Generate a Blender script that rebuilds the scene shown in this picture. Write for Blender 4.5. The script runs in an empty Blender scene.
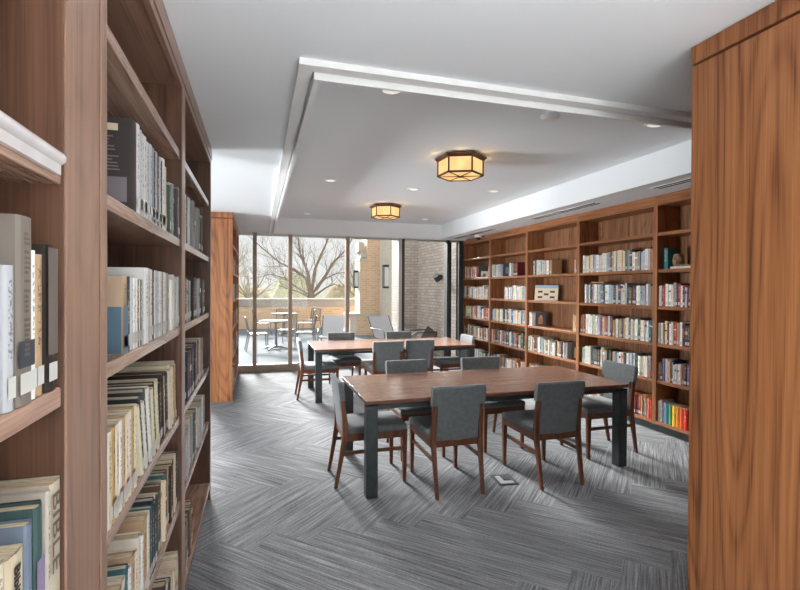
import bpy, bmesh, math, random
from mathutils import Vector, Matrix
rnd = random.Random(7)
scene = bpy.context.scene
COL = scene.collection
PI = math.pi

# ------------------------------------------------------------------ mesh builder
class MB:
    def __init__(s):
        s.v = []; s.f = []; s.m = []; s.uv = []; s.c = []
    def face(s, pts, m=0, uv=None, c=None):
        b = len(s.v); s.v += [tuple(p) for p in pts]
        s.f.append(tuple(range(b, b + len(pts)))); s.m.append(m); s.uv.append(uv); s.c.append(c)
    def _faces(s, pts, fs, m=0, c=None, uvs=None):
        b = len(s.v); s.v += [tuple(p) for p in pts]
        for i, q in enumerate(fs):
            s.f.append(tuple(b + k for k in q)); s.m.append(m[i] if isinstance(m, (list, tuple)) else m)
            s.c.append(c); s.uv.append(uvs[i] if uvs else None)
    def box(s, x0, x1, y0, y1, z0, z1, m=0, c=None):
        if x1 < x0: x0, x1 = x1, x0
        if y1 < y0: y0, y1 = y1, y0
        p = [(x0,y0,z0),(x1,y0,z0),(x1,y1,z0),(x0,y1,z0),(x0,y0,z1),(x1,y0,z1),(x1,y1,z1),(x0,y1,z1)]
        s._faces(p, [(0,3,2,1),(4,5,6,7),(0,1,5,4),(1,2,6,5),(2,3,7,6),(3,0,4,7)], m, c)
    def loft(s, secs, m=0, cap=True):
        """secs: list of rings (equal length lists of points)"""
        n = len(secs[0]); b = len(s.v)
        for r in secs: s.v += [tuple(p) for p in r]
        def add(q): s.f.append(q); s.m.append(m); s.uv.append(None); s.c.append(None)
        for k in range(len(secs) - 1):
            for i in range(n):
                j = (i + 1) % n
                add((b+k*n+i, b+k*n+j, b+(k+1)*n+j, b+(k+1)*n+i))
        if cap:
            add(tuple(b + i for i in range(n))[::-1]); add(tuple(b + (len(secs)-1)*n + i for i in range(n)))
    def rloft(s, secs, m=0):
        """rectangular sections (cx,cy,cz,wx,wy) stacked along z"""
        s.loft([[(x-a/2,y-b/2,z),(x+a/2,y-b/2,z),(x+a/2,y+b/2,z),(x-a/2,y+b/2,z)] for x,y,z,a,b in secs], m)
    def tube(s, path, rad, n=8, m=0, cap=True):
        path = [Vector(p) for p in path]
        if not isinstance(rad, (list, tuple)): rad = [rad]*len(path)
        secs = []; up = Vector((0,0,1))
        t0 = (path[1]-path[0]).normalized()
        u = t0.orthogonal().normalized()
        for i, p in enumerate(path):
            t = (path[min(i+1,len(path)-1)] - path[max(i-1,0)]).normalized()
            u = (u - t*u.dot(t)); u = u.normalized() if u.length > 1e-6 else t.orthogonal().normalized()
            w = t.cross(u)
            secs.append([p + (u*math.cos(2*PI*k/n) + w*math.sin(2*PI*k/n))*rad[i] for k in range(n)])
        s.loft(secs, m, cap)
    def lathe(s, prof, n=24, m=0, c=(0,0), rot=0):
        s.loft([[(c[0]+r*math.cos(rot+2*PI*k/n), c[1]+r*math.sin(rot+2*PI*k/n), z) for k in range(n)] for r, z in prof], m)
    def build(s, name, mats, parent=None, org=(0,0,0), smooth=False, bevel=0, seg=2, angle=40):
        me = bpy.data.meshes.new(name)
        ox, oy, oz = org
        me.from_pydata([(x-ox,y-oy,z-oz) for x,y,z in s.v], [], s.f)
        mats = mats if isinstance(mats, (list, tuple)) else [mats]
        for m in mats: me.materials.append(m)
        me.polygons.foreach_set('material_index', s.m)
        if any(u is not None for u in s.uv):
            l = me.uv_layers.new(name='UVMap'); flat = []
            for f, u in zip(s.f, s.uv):
                for k in range(len(f)): flat += list(u[k]) if u else [0, 0]
            l.data.foreach_set('uv', flat)
        if any(c is not None for c in s.c):
            a = me.color_attributes.new('col', 'FLOAT_COLOR', 'CORNER'); flat = []
            for f, c in zip(s.f, s.c):
                cc = c if c is not None else (0.5,0.5,0.5)
                flat += [cc[0],cc[1],cc[2],1.0]*len(f)
            a.data.foreach_set('color', flat)
        if smooth:
            me.polygons.foreach_set('use_smooth', [True]*len(me.polygons))
            try: me.set_sharp_from_angle(angle=math.radians(angle))
            except Exception: pass
        me.validate(); me.update()
        bm = bmesh.new(); bm.from_mesh(me)
        bmesh.ops.recalc_face_normals(bm, faces=bm.faces); bm.to_mesh(me); bm.free()
        o = bpy.data.objects.new(name, me); COL.objects.link(o)
        if parent: o.parent = parent
        else: o.location = org
        if bevel:
            b = o.modifiers.new('edge', 'BEVEL'); b.width = bevel; b.segments = seg; b.limit_method = 'ANGLE'; b.angle_limit = math.radians(45)
        return o

def tag(o, label, cat, group=None, kind=None):
    if label: o['label'] = label
    if cat: o['category'] = cat
    if group: o['group'] = group
    if kind: o['kind'] = kind
    return o
def thing(name, label, cat, loc=(0,0,0), rz=0, group=None):
    o = bpy.data.objects.new(name, None); COL.objects.link(o); o.location = loc; o.rotation_euler = (0,0,rz)
    o.empty_display_size = .1
    return tag(o, label, cat, group)
def struct(name, mb, mats, **k):
    o = mb.build(name, mats, **k); o['kind'] = 'structure'; return o
def copy_tree(o, parent=None):
    c = o.copy(); COL.objects.link(c)
    if parent: c.parent = parent
    for ch in list(o.children): copy_tree(ch, c)
    return c
def place(o, loc, rz, label, group=None):
    o.location = loc; o.rotation_euler = (0,0,rz); o['label'] = label
    if group: o['group'] = group

# ------------------------------------------------------------------ materials
def s2l(c): return tuple(((x/255)/12.92 if x/255 <= .04045 else ((x/255+.055)/1.055)**2.4) for x in c)
class NT:
    def __init__(s, name):
        s.mat = bpy.data.materials.new(name); s.mat.use_nodes = True
        s.t = s.mat.node_tree; s.t.nodes.clear()
        s.out = s.t.nodes.new('ShaderNodeOutputMaterial')
        s.p = s.t.nodes.new('ShaderNodeBsdfPrincipled'); s.link(s.p.outputs[0], s.out.inputs[0])
    def n(s, typ, **k):
        x = s.t.nodes.new('ShaderNode'+typ)
        for a, b in k.items():
            if a.startswith('i_'):
                key = a[2:]; key = int(key) if key.isdigit() else key.replace('_', ' ')
                x.inputs[key].default_value = b
            else: setattr(x, a, b)
        return x
    def link(s, a, b): s.t.links.new(a, b)
    def math(s, op, a, b=None, clamp=False):
        m = s.n('Math', operation=op); m.use_clamp = clamp
        for i, x in enumerate((a, b)):
            if x is None: continue
            if isinstance(x, (int, float)): m.inputs[i].default_value = x
            else: s.link(x, m.inputs[i])
        return m.outputs[0]
    def mix(s, fac, a, b, blend='MIX'):
        m = s.n('Mix', data_type='RGBA', blend_type=blend)
        for i, x in ((0, fac), (6, a), (7, b)):
            if isinstance(x, (int, float)): m.inputs[i].default_value = x
            elif isinstance(x, tuple): m.inputs[i].default_value = (*x[:3], 1)
            else: s.link(x, m.inputs[i])
        return m.outputs[2]
    def ramp(s, fac, stops):
        r = s.n('ValToRGB'); e = r.color_ramp.elements
        while len(e) < len(stops): e.new(.5)
        for k, (p, c) in zip(e, stops): k.position = p; k.color = (*c[:3], 1)
        s.link(fac, r.inputs[0]); return r.outputs[0]
    def coords(s, scale=(1,1,1), kind='Object', rand=True):
        tc = s.n('TexCoord'); mp = s.n('Mapping')
        mp.inputs['Scale'].default_value = scale
        if rand:
            oi = s.n('ObjectInfo'); r = s.math('MULTIPLY', oi.outputs['Random'], 17.0)
            cx = s.n('CombineXYZ'); [s.link(r, cx.inputs[i]) for i in range(3)]
            s.link(cx.outputs[0], mp.inputs['Location'])
        s.link(tc.outputs[kind], mp.inputs[0]); return mp.outputs[0]
    def base(s, c):
        if isinstance(c, tuple): s.p.inputs['Base Color'].default_value = (*c, 1)
        else: s.link(c, s.p.inputs['Base Color'])
    def set(s, rough=.5, metal=0, spec=.5):
        s.p.inputs['Roughness'].default_value = rough; s.p.inputs['Metallic'].default_value = metal
        s.p.inputs['Specular IOR Level'].default_value = spec; return s
    def bump(s, h, strength=.2, dist=.002):
        b = s.n('Bump'); b.inputs['Strength'].default_value = strength; b.inputs['Distance'].default_value = dist
        s.link(h, b.inputs['Height']); s.link(b.outputs[0], s.p.inputs['Normal'])

def wood(name, dark, mid, light, axis='z', rough=.38, scale=1.0, contrast=1.0, spec=.4):
    t = NT(name); i = 'xyz'.index(axis)
    a = [26*scale]*3; a[i] = .7*scale
    b = [190*scale]*3; b[i] = 3.0*scale
    c = [3.0*scale]*3; c[i] = .38*scale
    n1 = t.n('TexNoise', i_Scale=1.0, i_Detail=3.0, i_Roughness=.6); t.link(t.coords(tuple(a)), n1.inputs['Vector'])
    n2 = t.n('TexNoise', i_Scale=1.0, i_Detail=2.0); t.link(t.coords(tuple(b)), n2.inputs['Vector'])
    n3 = t.n('TexNoise', i_Scale=1.0, i_Detail=1.0); t.link(t.coords(tuple(c)), n3.inputs['Vector'])
    ring = t.math('SINE', t.math('MULTIPLY', n3.outputs['Fac'], 150.0))
    ring = t.math('ADD', t.math('MULTIPLY', ring, .5), .5)
    ring = t.math('POWER', ring, 3.0)
    f = t.math('ADD', t.math('MULTIPLY', n1.outputs['Fac'], .60), t.math('MULTIPLY', n2.outputs['Fac'], .40))
    f = t.math('SUBTRACT', f, t.math('MULTIPLY', ring, .075*contrast))
    t.base(t.ramp(f, [(.28, s2l(dark)), (.46, s2l(mid)), (.68, s2l(light))]))
    t.set(rough, 0, spec); t.bump(n2.outputs['Fac'], .02, .001)
    return t.mat
def plain(name, c, rough=.5, metal=0, spec=.5, var=.0, vs=30):
    t = NT(name)
    if var:
        n = t.n('TexNoise', i_Scale=vs, i_Detail=3.0); t.link(t.coords(), n.inputs['Vector'])
        l = s2l(c); t.base(t.ramp(n.outputs['Fac'], [(.3, tuple(x*(1-var) for x in l)), (.7, tuple(min(1, x*(1+var)) for x in l))]))
    else: t.base(s2l(c))
    t.set(rough, metal, spec); return t.mat
M = {}
W = dict(dark=(98,58,34), mid=(148,95,60), light=(180,124,84))
for ax in 'xyz':
    M['oak_'+ax] = wood('walnut_case_'+ax, axis=ax, **W)
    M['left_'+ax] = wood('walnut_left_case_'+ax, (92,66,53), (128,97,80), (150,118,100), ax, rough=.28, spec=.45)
M['left_in'] = wood('walnut_left_interior', (52,34,25), (80,54,40), (104,74,56), 'z', rough=.4)  # same walnut darkened, shade inside the left cases put into the colour
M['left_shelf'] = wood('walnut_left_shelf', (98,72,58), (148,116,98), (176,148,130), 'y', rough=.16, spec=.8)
M['panel'] = wood('walnut_end_panel', (104,60,32), (158,100,60), (186,126,80), 'z', rough=.42, scale=.85, contrast=1.5)
M['back_wood'] = wood('walnut_case_back', (88,54,34), (138,94,64), (174,128,90), 'z', rough=.45, contrast=1.3)
M['chair_wood'] = wood('walnut_chair', (62,34,22), (98,56,36), (124,76,50), 'z', rough=.4, scale=2)
M['top_wood'] = wood('walnut_table_top', (96,68,56), (126,92,77), (148,112,95), 'x', rough=.24, scale=.8, contrast=.6, spec=.6)
M['edge_wood'] = wood('walnut_table_edge', (66,40,28), (96,60,44), (118,78,58), 'x', rough=.4)
def paint(name, c, rough=.85):
    t = NT(name); n = t.n('TexNoise', i_Scale=90.0, i_Detail=2.0); t.link(t.coords(rand=False), n.inputs['Vector'])
    t.base(s2l(c)); t.set(rough, 0, .3); t.bump(n.outputs['Fac'], .05, .001); return t.mat
M['ceiling'] = paint('ceiling_paint', (237,241,243))
M['trimpaint'] = paint('trim_paint', (236,236,234), .6)
M['wall'] = paint('wall_paint', (214,212,207))
M['black'] = plain('black_plastic', (22,22,24), .5)
M['steel'] = plain('dark_steel', (62,68,69), .42, .55, .5, .25, 14)
M['bronze'] = plain('bronze', (88,64,48), .45, .6, .5, .2, 20)
M['bronze_frame'] = plain('bronze_frame', (158,138,122), .5, .2, .5, .12, 8)
M['alu'] = plain('aluminium', (190,188,184), .4, .6)
M['darkframe'] = plain('dark_frame', (58,60,62), .5, .3)
M['white'] = plain('white_plastic', (232,232,230), .45)
M['toe'] = plain('grey_toe_kick', (92,96,100), .7, 0, .3, .1, 12)
def fabric(name, a, b):
    t = NT(name)
    n = t.n('TexNoise', i_Scale=260.0, i_Detail=2.0); t.link(t.coords(), n.inputs['Vector'])
    n2 = t.n('TexNoise', i_Scale=28.0, i_Detail=3.0); t.link(t.coords(), n2.inputs['Vector'])
    f = t.math('ADD', t.math('MULTIPLY', n.outputs['Fac'], .65), t.math('MULTIPLY', n2.outputs['Fac'], .35))
    t.base(t.ramp(f, [(.35, s2l(a)), (.65, s2l(b))])); t.set(.95, 0, .2)
    t.p.inputs['Sheen Weight'].default_value = .25
    t.bump(n.outputs['Fac'], .35, .001); return t.mat
M['fabric'] = fabric('grey_upholstery', (88,92,93), (116,120,121))
M['sling'] = fabric('grey_sling', (186,187,190), (204,205,207))
# carpet: UV u runs along a plank, v across it, in metres; 'col' holds a random number per plank
def carpet():
    t = NT('carpet_planks')
    uv = t.n('UVMap', uv_map='UVMap'); at = t.n('Attribute', attribute_name='col')
    def noise(sx, sy, d=2.0):
        mp = t.n('Mapping'); mp.inputs['Scale'].default_value = (sx, sy, 1)
        t.link(uv.outputs[0], mp.inputs[0])
        off = t.n('VectorMath', operation='SCALE'); off.inputs['Scale'].default_value = 31.0
        t.link(at.outputs['Color'], off.inputs[0]); t.link(off.outputs[0], mp.inputs['Location'])
        n = t.n('TexNoise', i_Scale=1.0, i_Detail=d, i_Roughness=.6); t.link(mp.outputs[0], n.inputs['Vector']); return n.outputs['Fac']
    a = noise(2.6, 110); b = noise(70, 230, 1.0); c = noise(1.0, 30)
    f = t.math('ADD', t.math('MULTIPLY', a, .6), t.math('MULTIPLY', b, .22))
    f = t.math('ADD', f, t.math('MULTIPLY', c, .18))
    f = t.math('ADD', f, t.math('MULTIPLY', t.math('SUBTRACT', at.outputs['Fac'], .5), .04))
    t.base(t.ramp(f, [(.34, s2l((70,71,75))), (.45, s2l((101,102,105))), (.56, s2l((127,128,130))), (.68, s2l((160,161,163)))]))
    t.set(.98, 0, .1); t.bump(f, .6, .004); return t.mat
M['carpet'] = carpet()
def brick(name, c1, c2, mortar, axis, scale=1.0):
    t = NT(name); tc = t.n('TexCoord'); sp = t.n('SeparateXYZ'); cb = t.n('CombineXYZ')
    t.link(tc.outputs['Object'], sp.inputs[0]); t.link(sp.outputs[0 if axis == 'x' else 1], cb.inputs[0]); t.link(sp.outputs[2], cb.inputs[1])
    b = t.n('TexBrick'); b.inputs['Scale'].default_value = 1.0*scale
    b.inputs['Brick Width'].default_value = .215; b.inputs['Row Height'].default_value = .075; b.inputs['Mortar Size'].default_value = .007
    b.inputs['Color1'].default_value = (*s2l(c1), 1); b.inputs['Color2'].default_value = (*s2l(c2), 1); b.inputs['Mortar'].default_value = (*s2l(mortar), 1)
    t.link(cb.outputs[0], b.inputs['Vector']); t.base(b.outputs['Color']); t.set(.9, 0, .2); t.bump(b.outputs['Fac'], -.3, .005); return t.mat
for ax in 'xy':
    M['buff_'+ax] = brick('buff_brick_'+ax, (212,182,152), (196,164,134), (210,196,176), ax)
    M['grey_'+ax] = brick('grey_brick_'+ax, (196,182,170), (172,158,148), (146,136,128), ax)
    M['pale_'+ax] = brick('pale_brick_'+ax, (206,196,180), (196,183,165), (206,200,190), ax)  # buff brick paled, side light put into the colour of left-facing walls
M['stone'] = plain('limestone', (184,177,165), .85, 0, .2, .06, 5)
M['coping'] = plain('concrete_coping', (168,160,154), .85, 0, .2, .07, 4)
def pavers():
    t = NT('terrace_pavers'); tc = t.n('TexCoord'); b = t.n('TexBrick'); b.offset = 0.0
    b.inputs['Scale'].default_value = 1.0; b.inputs['Brick Width'].default_value = .9; b.inputs['Row Height'].default_value = .9; b.inputs['Mortar Size'].default_value = .006
    b.inputs['Color1'].default_value = (*s2l((140,144,147)), 1); b.inputs['Color2'].default_value = (*s2l((134,138,141)), 1); b.inputs['Mortar'].default_value = (*s2l((112,116,118)), 1)
    t.link(tc.outputs['Object'], b.inputs['Vector']); t.base(b.outputs['Color']); t.set(1.0, 0, .0); return t.mat
M['pavers'] = pavers()
M['earth'] = plain('dry_lawn', (140,134,104), .95, 0, .1, .2, 1.5)
M['bark'] = plain('bark', (132,122,114), .9, 0, .2, .2, 6)  # bark and twigs lightened, outdoor haze put into their colours
M['bark2'] = plain('pale_bark', (164,156,144), .9, 0, .2, .15, 6)
M['twigs'] = plain('bare_twigs', (206,196,172), .95, 0, .1, .2, 2)
M['twigs2'] = plain('olive_twigs', (192,190,162), .95, 0, .1, .2, 2)
M['patio_metal'] = plain('patio_metal', (118,116,112), .5, .4)
M['patio_mesh'] = plain('patio_mesh', (98,96,93), .6, .2)
M['patio_top'] = plain('patio_table_top', (140,137,128), .9, 0, .05)
M['wicker'] = plain('dark_wicker', (66,58,54), .7, 0, .3, .2, 90)
def glass():
    t = NT('window_glass'); tr = t.n('BsdfTransparent'); tr.inputs[0].default_value = (.97,.98,.975,1)
    gl = t.n('BsdfGlossy'); gl.inputs['Roughness'].default_value = .02
    fr = t.n('Fresnel'); fr.inputs['IOR'].default_value = 1.28
    mx = t.n('MixShader'); t.link(fr.outputs[0], mx.inputs[0]); t.link(tr.outputs[0], mx.inputs[1]); t.link(gl.outputs[0], mx.inputs[2])
    t.link(mx.outputs[0], t.out.inputs[0]); return t.mat
M['glass'] = glass()
def emit(name, c, s, noise=0):
    t = NT(name); t.base(s2l(c)); t.p.inputs['Emission Color'].default_value = (*s2l(c), 1); t.p.inputs['Emission Strength'].default_value = s
    t.set(.4); return t.mat
def mica():
    t = NT('amber_mica_glass'); n = t.n('TexNoise', i_Scale=9.0, i_Detail=4.0); t.link(t.coords(), n.inputs['Vector'])
    c = t.ramp(n.outputs['Fac'], [(.3, s2l((234,168,98))), (.7, s2l((255,208,142)))])
    t.base(s2l((120,100,70))); t.link(c, t.p.inputs['Emission Color']); t.p.inputs['Emission Strength'].default_value = .72; t.set(.35); return t.mat
M['mica'] = mica()
M['led'] = emit('downlight_lens', (255,250,240), .35)
# books
def book_cover():
    t = NT('book_cover'); at = t.n('Attribute', attribute_name='col'); uv = t.n('UVMap', uv_map='UVMap')
    sp = t.n('SeparateXYZ'); t.link(uv.outputs[0], sp.inputs[0])
    u, v = sp.outputs[0], sp.outputs[1]            # u: across (fraction), v: height (fraction); faces without print keep v < 0
    oi = t.n('ObjectInfo'); cb = t.n('CombineXYZ')
    t.link(t.math('MULTIPLY', u, 4.0), cb.inputs[0]); t.link(t.math('MULTIPLY', v, 34.0), cb.inputs[1])
    sc = t.n('VectorMath', operation='SCALE'); sc.inputs['Scale'].default_value = 57.0; t.link(at.outputs['Color'], sc.inputs[0])
    ad = t.n('VectorMath', operation='ADD'); t.link(cb.outputs[0], ad.inputs[0]); t.link(sc.outputs[0], ad.inputs[1])
    n = t.n('TexNoise', i_Scale=1.0, i_Detail=2.0); t.link(ad.outputs[0], n.inputs['Vector'])
    txt = t.math('GREATER_THAN', n.outputs['Fac'], .53)
    win = t.math('MULTIPLY', t.math('GREATER_THAN', v, .36), t.math('LESS_THAN', v, .9))
    cen = t.math('MULTIPLY', t.math('GREATER_THAN', u, .28), t.math('LESS_THAN', u, .72))
    mask = t.math('MULTIPLY', txt, t.math('MULTIPLY', win, cen))
    lum = t.n('RGBToBW'); t.link(at.outputs['Color'], lum.inputs[0])
    dark = t.math('LESS_THAN', lum.outputs[0], .16)
    ink = t.mix(dark, t.mix(.75, at.outputs['Color'], (.02,.02,.02)), t.mix(.55, at.outputs['Color'], (.75,.68,.5)))
    t.base(t.mix(t.math('MULTIPLY', mask, .8), at.outputs['Color'], ink)); t.set(.5, 0, .35); return t.mat
M['cover'] = book_cover()
def pages():
    t = NT('book_pages'); n = t.n('TexNoise', i_Scale=1.0, i_Detail=1.0); t.link(t.coords((30,700,2)), n.inputs['Vector'])
    t.base(t.ramp(n.outputs['Fac'], [(.3, s2l((150,132,106))), (.7, s2l((204,190,164)))])); t.set(.9, 0, .2); return t.mat
M['pages'] = pages()
M['label'] = plain('call_number_label', (184,182,176), .6)
M['ink'] = plain('dark_ink', (40,36,34), .6)
M['ink_soft'] = plain('brown_ink', (92,78,66), .6)

# ------------------------------------------------------------------ camera
cam = bpy.data.cameras.new('camera'); co = bpy.data.objects.new('camera', cam); COL.objects.link(co)
yaw, pitch, roll = [math.radians(a) for a in (16.72, -.4534, .2641)]
F = Vector((math.sin(yaw)*math.cos(pitch), math.cos(yaw)*math.cos(pitch), math.sin(pitch)))
r0 = Vector((math.cos(yaw), -math.sin(yaw), 0)); u0 = r0.cross(F)
r1 = math.cos(roll)*r0 + math.sin(roll)*u0; u1 = -math.sin(roll)*r0 + math.cos(roll)*u0
co.matrix_world = Matrix(((r1.x,u1.x,-F.x,0),(r1.y,u1.y,-F.y,0),(r1.z,u1.z,-F.z,1.60),(0,0,0,1)))
cam.sensor_width = 36; cam.sensor_fit = 'HORIZONTAL'; cam.lens = 473.66*36/800
cam.shift_y = -2.955/800; cam.clip_start = .02; cam.clip_end = 300
scene.camera = co

# ------------------------------------------------------------------ room shell
XL, XR, YB, YF, ZC, ZT = -5.5, 4.62, -3.5, 9.5, 2.65, 2.93
CX0, CX1, CY0, CY1 = .275, 3.68, 2.30, 9.27
def make_carpet():
    bm = bmesh.new(); uvl = bm.loops.layers.uv.new('UVMap'); cl = bm.loops.layers.float_color.new('col')
    Wp, n = .25, 5; c45 = math.cos(PI/4); N = 46
    cxm, cym = -.4, 3.0
    def add(x, y, w, h, horiz):
        P = [(x,y),(x+w,y),(x+w,y+h),(x,y+h)]
        q = [(cxm + (a*c45 + b*c45), cym + (b*c45 - a*c45)) for a, b in P]
        if max(p[0] for p in q) < XL or min(p[0] for p in q) > XR or max(p[1] for p in q) < YB or min(p[1] for p in q) > YF: return
        f = bm.faces.new([bm.verts.new((a, b, 0)) for a, b in q[::1]])
        r = (rnd.random(), rnd.random(), rnd.random(), 1)
        for lp, (a, b) in zip(f.loops, P):
            lp[uvl].uv = (a-x, b-y) if horiz else (b-y, a-x); lp[cl] = r
    for i in range(-N, N):
        for j in range(-N, N):
            k = (i - j) % (2*n)
            if k == 0: add(i*Wp, j*Wp, n*Wp, Wp, True)
            if k == 2*n-1: add(i*Wp, j*Wp, Wp, n*Wp, False)
    for co_, no in (((XL,0,0),(-1,0,0)),((XR,0,0),(1,0,0)),((0,YB,0),(0,-1,0)),((0,YF,0),(0,1,0))):
        bmesh.ops.bisect_plane(bm, geom=bm.verts[:]+bm.edges[:]+bm.faces[:], plane_co=co_, plane_no=no, clear_outer=True)
    me = bpy.data.meshes.new('floor'); bm.to_mesh(me); bm.free(); me.materials.append(M['carpet'])
    o = bpy.data.objects.new('floor', me); COL.objects.link(o); o['kind'] = 'structure'
make_carpet()
b = MB()                                    # low ceiling ring, coffer walls, coffer top
b.box(XL, CX0, YB, YF, ZC, 3.05); b.box(CX1, XR, YB, YF, ZC, 3.05); b.box(CX0, CX1, YB, CY0, ZC, 3.05); b.box(CX0, CX1, CY1, YF, ZC, 3.05)
b.box(CX0, CX1, CY0, CY1, ZT, 3.05)
struct('ceiling', b, M['ceiling'])
b = MB()                                    # stepped trim on the two edges of the raised ceiling
b.box(.18, CX1, 2.205, 2.267, 2.62, ZC); b.box(.18, .242, 2.267, CY1, 2.62, ZC)
b.box(.255, CX1, 2.28, 2.30, 2.59, 2.66); b.box(.255, .275, 2.30, CY1, 2.59, 2.66)
b.box(.262, CX1, 2.30, 2.312, 2.605, 2.68); b.box(.275, .287, 2.312, CY1, 2.605, 2.68)
struct('trim_1', b, M['trimpaint'])
b = MB(); b.box(CX1-.004, CX1+.012, CY0, YF, ZC-.012, ZC)
struct('trim_2', b, M['trimpaint'])
b = MB(); b.box(.18, 4.3, CY1+.03, YF-.05, ZC-.02, ZC); struct('trim_3', b, M['trimpaint'])

b = MB(); b.box(-8, -3.4, YF, YF+.2, 0, 3.05); struct('wall_front', b, M['wall'])
def holed_wall(name, axis, pos, a0, a1, holes, zs=(.5, 2.5)):
    b = MB(); prev = a0
    def bx(p, q, z0, z1):
        if axis == 'y': b.box(p, q, pos-.15, pos, z0, z1)
        else: b.box(pos-.15, pos, p, q, z0, z1)
    for h0, h1 in holes:
        bx(prev, h0, 0, 3.05); bx(h0, h1, 0, zs[0]); bx(h0, h1, zs[1], 3.05); prev = h1
    bx(prev, a1, 0, 3.05); struct(name, b, M['wall'])
holed_wall('wall_back', 'y', YB, XL-.15, XR+.15, [(-4.6,-2.6),(-2.0,0.0),(.6,2.6)], (.3, 2.55))
b = MB(); b.box(XR, XR+.15, -.4, YF, 0, 3.05); b.box(XR, XR+.15, YB, -2.5, 0, 3.05); b.box(XR, XR+.15, -2.5, -.4, 0, .3); b.box(XR, XR+.15, -2.5, -.4, 2.55, 3.05)
struct('wall_right', b, M['wall'])
holed_wall('wall_left', 'x', XL, YB, YF, [(-2.6,-.6),(.4,2.4),(4.2,6.6)], (.3, 2.55))

# front glazing
wn = thing('window_1', None, None, (0, YF, 0)); wn['kind'] = 'structure'
def wpart(name, mat, *bxs, bevel=0):
    b = MB()
    for q in bxs: b.box(*q)
    o = b.build(name, mat, wn, org=(0, YF, 0), bevel=bevel); return o
mull = [-2.30, -1.17, -.055, .606, 1.73]
for x in mull: wpart('mullion', M['bronze_frame'], (x-.037, x+.037, YF-.09, YF+.06, .0, 2.65))
wpart('mullion', M['alu'], (2.80, 2.865, YF-.09, YF+.05, 0, 2.65))['label'] = 'bare aluminium mullion'
wpart('mullion', M['darkframe'], (2.868, 2.935, YF-.06, YF+.06, 0, 2.65))
wpart('mullion', M['darkframe'], (3.875, 3.935, YF-.09, YF+.06, 0, 2.65))
wpart('mullion', M['black'], (3.937, 4.0, YF-.03, YF+.06, 0, 2.65))
wpart('mullion', M['darkframe'], (4.165, 4.265, YF-.06, YF+.06, 0, 2.65))
wpart('bottom_rail', M['bronze_frame'], (-3.4, 4.265, YF-.05, YF+.05, 0, .10))
wpart('sill', M['alu'], (-3.4, 4.265, YF-.03, YF+.03, .10, .125))
wpart('top_rail', M['alu'], (-3.4, 4.265, YF-.04, YF+.05, 2.60, 2.65))
xs = [-3.4] + mull + [2.83, 3.905, 4.2]
for a, c in zip(xs, xs[1:]): wpart('glass_pane', M['glass'], (a+.03, c-.03, YF-.006, YF+.006, .12, 2.61))

# ------------------------------------------------------------------ bookcases
SH = [2.235, 1.825, 1.415, 1.0, .59, .13]          # tops of the shelves
TS = .037
def bookcase(label, side, y0, y1, xf, depth, mt, crown=True, group=None, endmat=None, shelves=SH, dv=.028, toe=True):
    """side=+1: open towards +x (left row), -1: open towards -x (right row). xf: face plane"""
    s = side; xb = xf - s*depth
    t = thing('bookcase', label, 'bookcase', ((xf+xb)/2, (y0+y1)/2, 0), 0, group); O = t.location
    for ya, yb in ((y0, y0+dv), (y1-dv, y1)):
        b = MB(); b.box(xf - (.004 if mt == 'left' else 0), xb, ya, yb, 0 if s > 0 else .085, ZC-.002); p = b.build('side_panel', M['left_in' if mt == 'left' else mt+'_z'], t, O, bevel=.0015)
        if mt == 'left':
            b = MB(); b.box(xf, xf-.0039, ya, yb, 0, ZC-.002); b.build('edge_lipping', M['left_z'], p, O, bevel=.001)  # thin strip of lighter walnut carries the light on the front edge
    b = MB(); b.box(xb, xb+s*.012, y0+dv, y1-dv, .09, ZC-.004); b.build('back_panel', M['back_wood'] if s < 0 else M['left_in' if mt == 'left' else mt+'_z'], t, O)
    for k, z in enumerate(shelves):
        b = MB(); b.box(xf-s*(.008 if k < 5 else 0), xb+s*.013, y0+dv+.0005, y1-dv-.0005, z-TS, z)
        b.build('shelf', M['left_shelf' if mt == 'left' else mt+'_y'], t, O, bevel=.003)
    b = MB(); b.box(xf-s*.023, xb+s*.013, y0+dv+.0005, y1-dv-.0005, 2.54, 2.565); b.build('top_panel', M[mt+'_y'], t, O)
    b = MB(); b.box(xf, xf-s*.022, y0+dv+.0005, y1-dv-.0005, 2.535, ZC-.003)
    b.build('crown', M[mt+'_y'], t, O, bevel=.002)
    b = MB(); b.box(xf+s*.006, xf-s*.002, y0+.0005, y1-.0005, 2.565, ZC-.003); b.build('crown_moulding', M[mt+'_y'], t, O, bevel=.002)
    b = MB(); b.box(xf-s*.06, xb+s*.02, y0+dv, y1-dv, 0, .092) if s > 0 else b.box(xf-s*.06, xb+s*.02, y0+.001, y1-.001, 0, .084)
    b.build('toe_kick', M['toe'], t, O)
    return t
FXL, FXR = -.34, 4.27
left_cases = []
for (y0, y1, lab) in [(-.25, 1.065, 'walnut bookcase cropped by the left edge, before the thick post'),
                      (1.224, 2.475, 'walnut bookcase just beyond the thick post, full of pale and leaning books'),
                      (2.475, 3.86, 'far walnut bookcase of the left row, ending at the open aisle')]:
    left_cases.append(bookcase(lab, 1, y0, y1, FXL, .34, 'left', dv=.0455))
# filler post between the first two
t = thing('filler_post', 'thick walnut post between two bookcases with a recessed centre panel', 'post', (-.5, 1.145, 0))
b = MB(); b.box(FXL-.003, -.36, 1.067, 1.222, 0, ZC-.002); b.build('face_panel', M['left_z'], t, t.location, bevel=.002)
b = MB(); b.box(-.361, -.68, 1.067, 1.222, 0, ZC-.002); b.build('core', M['left_z'], t, t.location)
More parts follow.
